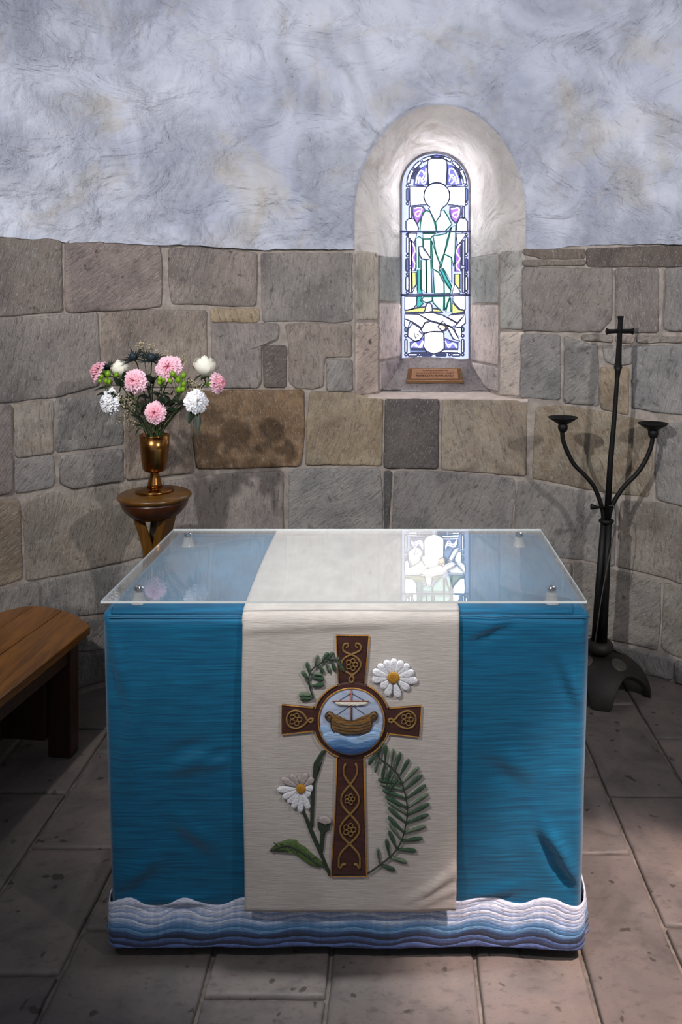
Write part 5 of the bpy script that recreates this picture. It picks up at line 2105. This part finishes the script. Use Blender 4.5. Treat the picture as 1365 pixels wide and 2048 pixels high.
G_P, G_W, G_R, G_T, G_B, G_S, G_L = 'pink carnations in the vase', 'white carnations in the vase', 'white roses in the vase', 'thistles in the vase', 'green berry sprigs in the vase', 'cream statice in the vase', 'leafy stems in the vase'
carnation(269, 762, -0.10, (-.15, -1, .12), 0.046, M['pink'], 'pink carnation facing forward below the ivory rosebud on the left', G_P)
carnation(337, 735, -0.06, (.12, -1, .25), 0.048, M['pink'], 'pink carnation beside the thistles at the top of the bouquet', G_P)
carnation(310, 826, -0.11, (.05, -1, .1), 0.041, M['pink'], 'lowest pink carnation just above the brass rim', G_P)
carnation(194, 741, -0.02, (-.9, -.45, .5), 0.042, M['pink'], 'leftmost pink carnation seen from the side above green berries', G_P)
carnation(437, 766, -0.02, (1, -.35, .15), 0.042, M['pink'], 'rightmost pink carnation seen from the side with its green calyx showing', G_P)
carnation(217, 804, -0.06, (-.6, -.9, -.02), 0.050, M['whitec'], 'white carnation at the lower left of the bouquet', G_W)
carnation(394, 803, -0.08, (.6, -.9, .12), 0.045, M['whitec'], 'white carnation at the lower right of the bouquet', G_W)
rose(241, 740, 0.02, (-.15, -.35, 1), 0.036, 'half hidden ivory rosebud behind the left pink carnation', G_R)
rose(409, 736, 0.0, (.10, -.35, 1), 0.044, 'open ivory rose standing highest on the right of the bouquet', G_R)
thistle(268, 716, -0.01, (-.3, -.5, 1), 0.030, 'dark blue thistle at the top left of the bouquet beside another thistle', G_T)
thistle(303, 718, -0.02, (.15, -.5, 1), 0.030, 'dark blue thistle at the top centre of the bouquet next to the pink carnation', G_T)
thistle(216, 738, 0.03, (-.6, -.4, .8), 0.027, 'dark thistle behind the leftmost pink carnation', G_T)
berries([(203, 753, 5), (216, 748, 6), (213, 762, 5), (219, 764, 5), (233, 750, 5), (200, 762, 4)], -0.05, 'green berry sprig under the leftmost pink carnation', G_B)
berries([(320, 758, 5), (324, 764, 5.5), (319, 766, 4.5), (328, 760, 4)], -0.06, 'small green berry sprig in the middle of the bouquet', G_B)
berries([(346, 748, 5.5), (341, 762, 5), (357, 760, 6), (367, 751, 6), (367, 768, 6), (358, 780, 6), (366, 779, 5), (350, 752, 4)], -0.07, 'largest green berry sprig under the upper pink carnation', G_B)
sprig([(284, 688), (282, 698), (290, 703), (302, 696)], 0.03, 'cream statice sprig rising behind the thistles at the top', G_S)
sprig([(330, 712), (350, 722), (366, 722), (318, 714)], 0.04, 'cream statice sprig behind the upper pink carnation', G_S)
sprig([(250, 800), (262, 812), (246, 812), (256, 822), (270, 798), (240, 795)], -0.05, 'cream statice sprig beside the lower left white carnation', G_S)
sprig([(380, 760), (392, 772), (400, 770), (374, 772)], -0.04, 'cream statice sprig between the berries and the ivory rose', G_S)
sprig([(240, 838), (262, 842), (272, 846)], -0.02, 'sparse cream statice sprig low on the left above the rim', G_S)
leafy([(270, 830, -.03), (235, 785, -.02), (205, 775, -.02)], [(222, 774, -.02, -1, -.05, .065, .012), (245, 775, -.06, -.5, .8, .06, .02), (252, 765, -.05, .1, 1, .06, .02), (240, 785, -.06, .3, .8, .06, .02), (236, 772, -.04, -.2, .7, .05, .016)], 'dark leafy stem reaching left beneath the left berries', G_L)
leafy([(306, 820, -.02), (305, 770, -.01)], [(305, 768, -.03, -.4, .8, .055, .02), (308, 765, -.03, .6, .7, .055, .018), (304, 780, -.03, -.7, .3, .05, .018), (308, 775, -.03, .2, .9, .06, .02)], 'dark leafy stem in the centre below the thistles', G_L)
leafy([(318, 840, -.05), (332, 815, -.07)], [(330, 815, -.09, .4, .6, .055, .024), (328, 812, -.09, -.3, .8, .05, .022), (334, 808, -.08, .9, .35, .05, .020), (335, 818, -.09, .9, -.1, .045, .016), (345, 790, -.06, .2, .6, .03, .018)], 'broad dark leaves right of the lowest pink carnation', G_L)
leafy([(350, 830, -.04), (378, 812, -.05), (392, 815, -.05)], [(386, 816, -.06, -.25, -1, .055, .022), (396, 818, -.06, .05, -1, .095, .014), (388, 822, -.05, .5, -.9, .06, .016)], 'stem with large dark leaves hanging on the right of the vase', G_L)
leafy([(345, 810, -.02), (375, 775, -.02), (395, 755, -.01)], [(388, 762, -.02, .7, .6, .05, .014), (375, 770, -.03, .3, .9, .045, .012)], 'dark leafy stem under the open ivory rose', G_L)
leafy([(290, 850, -.05), (280, 858, -.075)], [(280, 856, -.075, -.6, -.9, .03, .007), (284, 852, -.07, -.8, .2, .03, .008), (296, 848, -.07, .3, .7, .05, .014), (285, 845, -.06, -.6, .7, .05, .013), (322, 846, -.07, .4, .8, .05, .014)], 'small dark leaves spilling over the left of the brass rim', G_L)

for px, py, lbl in ((232, 800, 'thin dark leafy twig between the lower left white carnation and the left pink carnation'), (292, 760, 'dark leafy twig rising left of centre between two pink carnations'),
                    (345, 800, 'dark leafy twig leaning right below the green berries'), (318, 785, 'dark leafy twig just above the lowest pink carnation'),
                    (262, 790, 'dark leafy twig below the left pink carnation'), (368, 800, 'dark leafy twig left of the lower right white carnation')):
    lv_ = []
    for k in range(6):
        t = 0.35 + 0.65 * k / 5
        bx, by = 308 + (px - 308) * t, 856 + (py - 856) * t
        sgn_ = 1 if k % 2 else -1
        lv_.append((bx, by, -.05 + rfl.uniform(-.02, .03), sgn_ * rfl.uniform(.5, 1.0) + (px - 308) / 120, rfl.uniform(.4, 1.0), rfl.uniform(.035, .055), rfl.uniform(.010, .017)))
    leafy([((308 + px) / 2, (856 + py) / 2 - 4, -.04), (px, py, -.05)], lv_, lbl, G_L)

# ------------------------------------------------------------------ wrought iron candle stand
CY = 3.5
cs = empty('candle_stand', ((1205 - PX0) / FPX * CY, CY, 0), 'tall black wrought iron candle stand topped by a cross, right of the altar', 'candle stand')


def C(px, py, dy=0.0): return P(px, py, CY + dy)


BC = Vector((cs.location.x, CY, 0))
# base: a dome on four arched feet
RB, HB = 0.205, 0.150
V, F = [], []
NP, NR = 128, 12
for i in range(NP):
    ph = 2 * math.pi * i / NP
    rel = (math.degrees(ph) + 15) % 90          # 0 = leg axis
    d = abs(rel - 45)
    zlow = 0.0
    wA = 33.0
    if d < wA: zlow = 0.112 * math.sqrt(1 - (d / wA) ** 2)
    for j in range(NR + 1):
        z = HB + (zlow - HB) * (j / NR)
        r = RB * math.sqrt(max(0, 1 - (z / (HB * 1.06)) ** 2.0)) ** 0.9
        V.append(BC + Vector((max(r, 0.035) * math.cos(ph), max(r, 0.035) * math.sin(ph), z)))
for i in range(NP):
    for j in range(NR):
        a, b_ = i * (NR + 1) + j, ((i + 1) % NP) * (NR + 1) + j
        F.append((a, b_, b_ + 1, a + 1))
F.append(tuple(i * (NR + 1) for i in range(NP)))
ba = obj('base', (V, F), M['iron_base'], cs)
solidify(ba, 0.024, -1)
bevel(ba, 0.003, 2)
for ang in (-60, -150, 30, 120):
    a = math.radians(ang)
    r_, z_ = 0.098, 0.1375
    nrm_ = Vector((math.cos(a) * .45, math.sin(a) * .45, 0.9)).normalized()
    obj('boss', lathe([(0.034, 0.0), (0.034, 0.003), (0.03, 0.005)], BC + Vector((r_ * math.cos(a), r_ * math.sin(a), z_ + 0.003)), 24, nrm_), M['iron_boss'], ba)
top0 = C(1200, 1292)
ring = [top0 + Vector((0.034 * math.cos(2 * math.pi * k / 32), 0.034 * math.sin(2 * math.pi * k / 32), 0)) for k in range(32)]
obj('base_ring', tube(ring, 0.026, 14, True), M['iron_base'], cs)
# bundled column
b1, t1 = C(1199, 1306), C(1214, 1046)
for k in range(3):
    a = math.radians(-60 + 120 * k)
    d = Vector((math.cos(a), math.sin(a), 0))
    obj('column_rod', tube([b1 + d * 0.020, b1.lerp(t1, .5) + d * 0.0175, t1 + d * 0.013], [0.0185, 0.0165, 0.0135], 12), M['iron'], cs)
cl = [C(1213.5, 1042) + Vector((0.023 * math.cos(2 * math.pi * k / 28), 0.023 * math.sin(2 * math.pi * k / 28), 0)) for k in range(28)]
obj('collar', tube(cl, 0.010, 10, True), M['iron'], cs)
obj('shaft', tube([C(1214, 1050), C(1222, 920), C(1230, 830), C(1235, 760), C(1236.5, 742), C(1237, 733)], [0.0155, 0.0125, 0.0105, 0.0095, 0.013, 0.0195], 12), M['iron'], cs)
cx_ = obj('cross', join(tube([C(1237, 733), C(1238, 715), C(1240.5, 662), C(1242, 640), C(1242, 632)], [0.0165, 0.0135, 0.0110, 0.0115, 0.0150], 4),
                        tube([C(1213, 663), C(1219, 663), C(1241, 662), C(1263, 662.5), C(1268, 663)], [0.0155, 0.0105, 0.0085, 0.0105, 0.0155], 4)), M['iron'], cs, False)
for arm, dish in (([(1208, 1040), (1206, 1022), (1200, 1000), (1188, 972), (1170, 950), (1150, 930), (1136, 905), (1127, 880), (1125, 860)], (1126.5, 838)),
                  ([(1218, 1040), (1222, 1020), (1232, 998), (1250, 972), (1272, 950), (1288, 928), (1299, 905), (1305, 885), (1306, 872)], (1307, 850))):
    obj('arm', tube(catmull([C(*p) for p in arm], 5), 0.0098, 10), M['iron'], cs)
    d0 = C(*dish)
    ds = obj('candle_dish', lathe([(0.010, -0.026), (0.020, -0.022), (0.034, -0.014), (0.052, -0.003), (0.065, 0.007), (0.0645, 0.009), (0.045, -0.001), (0.02, -0.008), (0.004, -0.010)], d0, 40), M['iron'], cs)
    obj('socket', lathe([(0.010, -0.058), (0.017, -0.052), (0.0215, -0.042), (0.0215, -0.028), (0.015, -0.018)], d0, 24), M['iron'], ds)
    obj('spike', tube([d0 + Vector((0, 0, -0.012)), d0 + Vector((0, 0, 0.022))], [0.0026, 0.0008], 6), M['iron'], ds)
obj('peg', tube([C(1212, 1014, -.02), C(1196, 1014.5, -.02), C(1187, 1014, -.02), C(1182.5, 1013.5, -.02)], [0.003, 0.006, 0.0115, 0.0125], 10), M['iron'], cs)
obj('cable', tube(catmull([C(1219, 1012, -.02), C(1228, 1012, -.03), C(1232, 1030, -.035), C(1230, 1060, -.04), C(1222, 1100, -.045), C(1212, 1150, -.05), C(1203, 1200, -.05), C(1196, 1250, -.05), C(1190, 1290, -.06)], 6), 0.0022, 6), M['iron_boss'], cs)
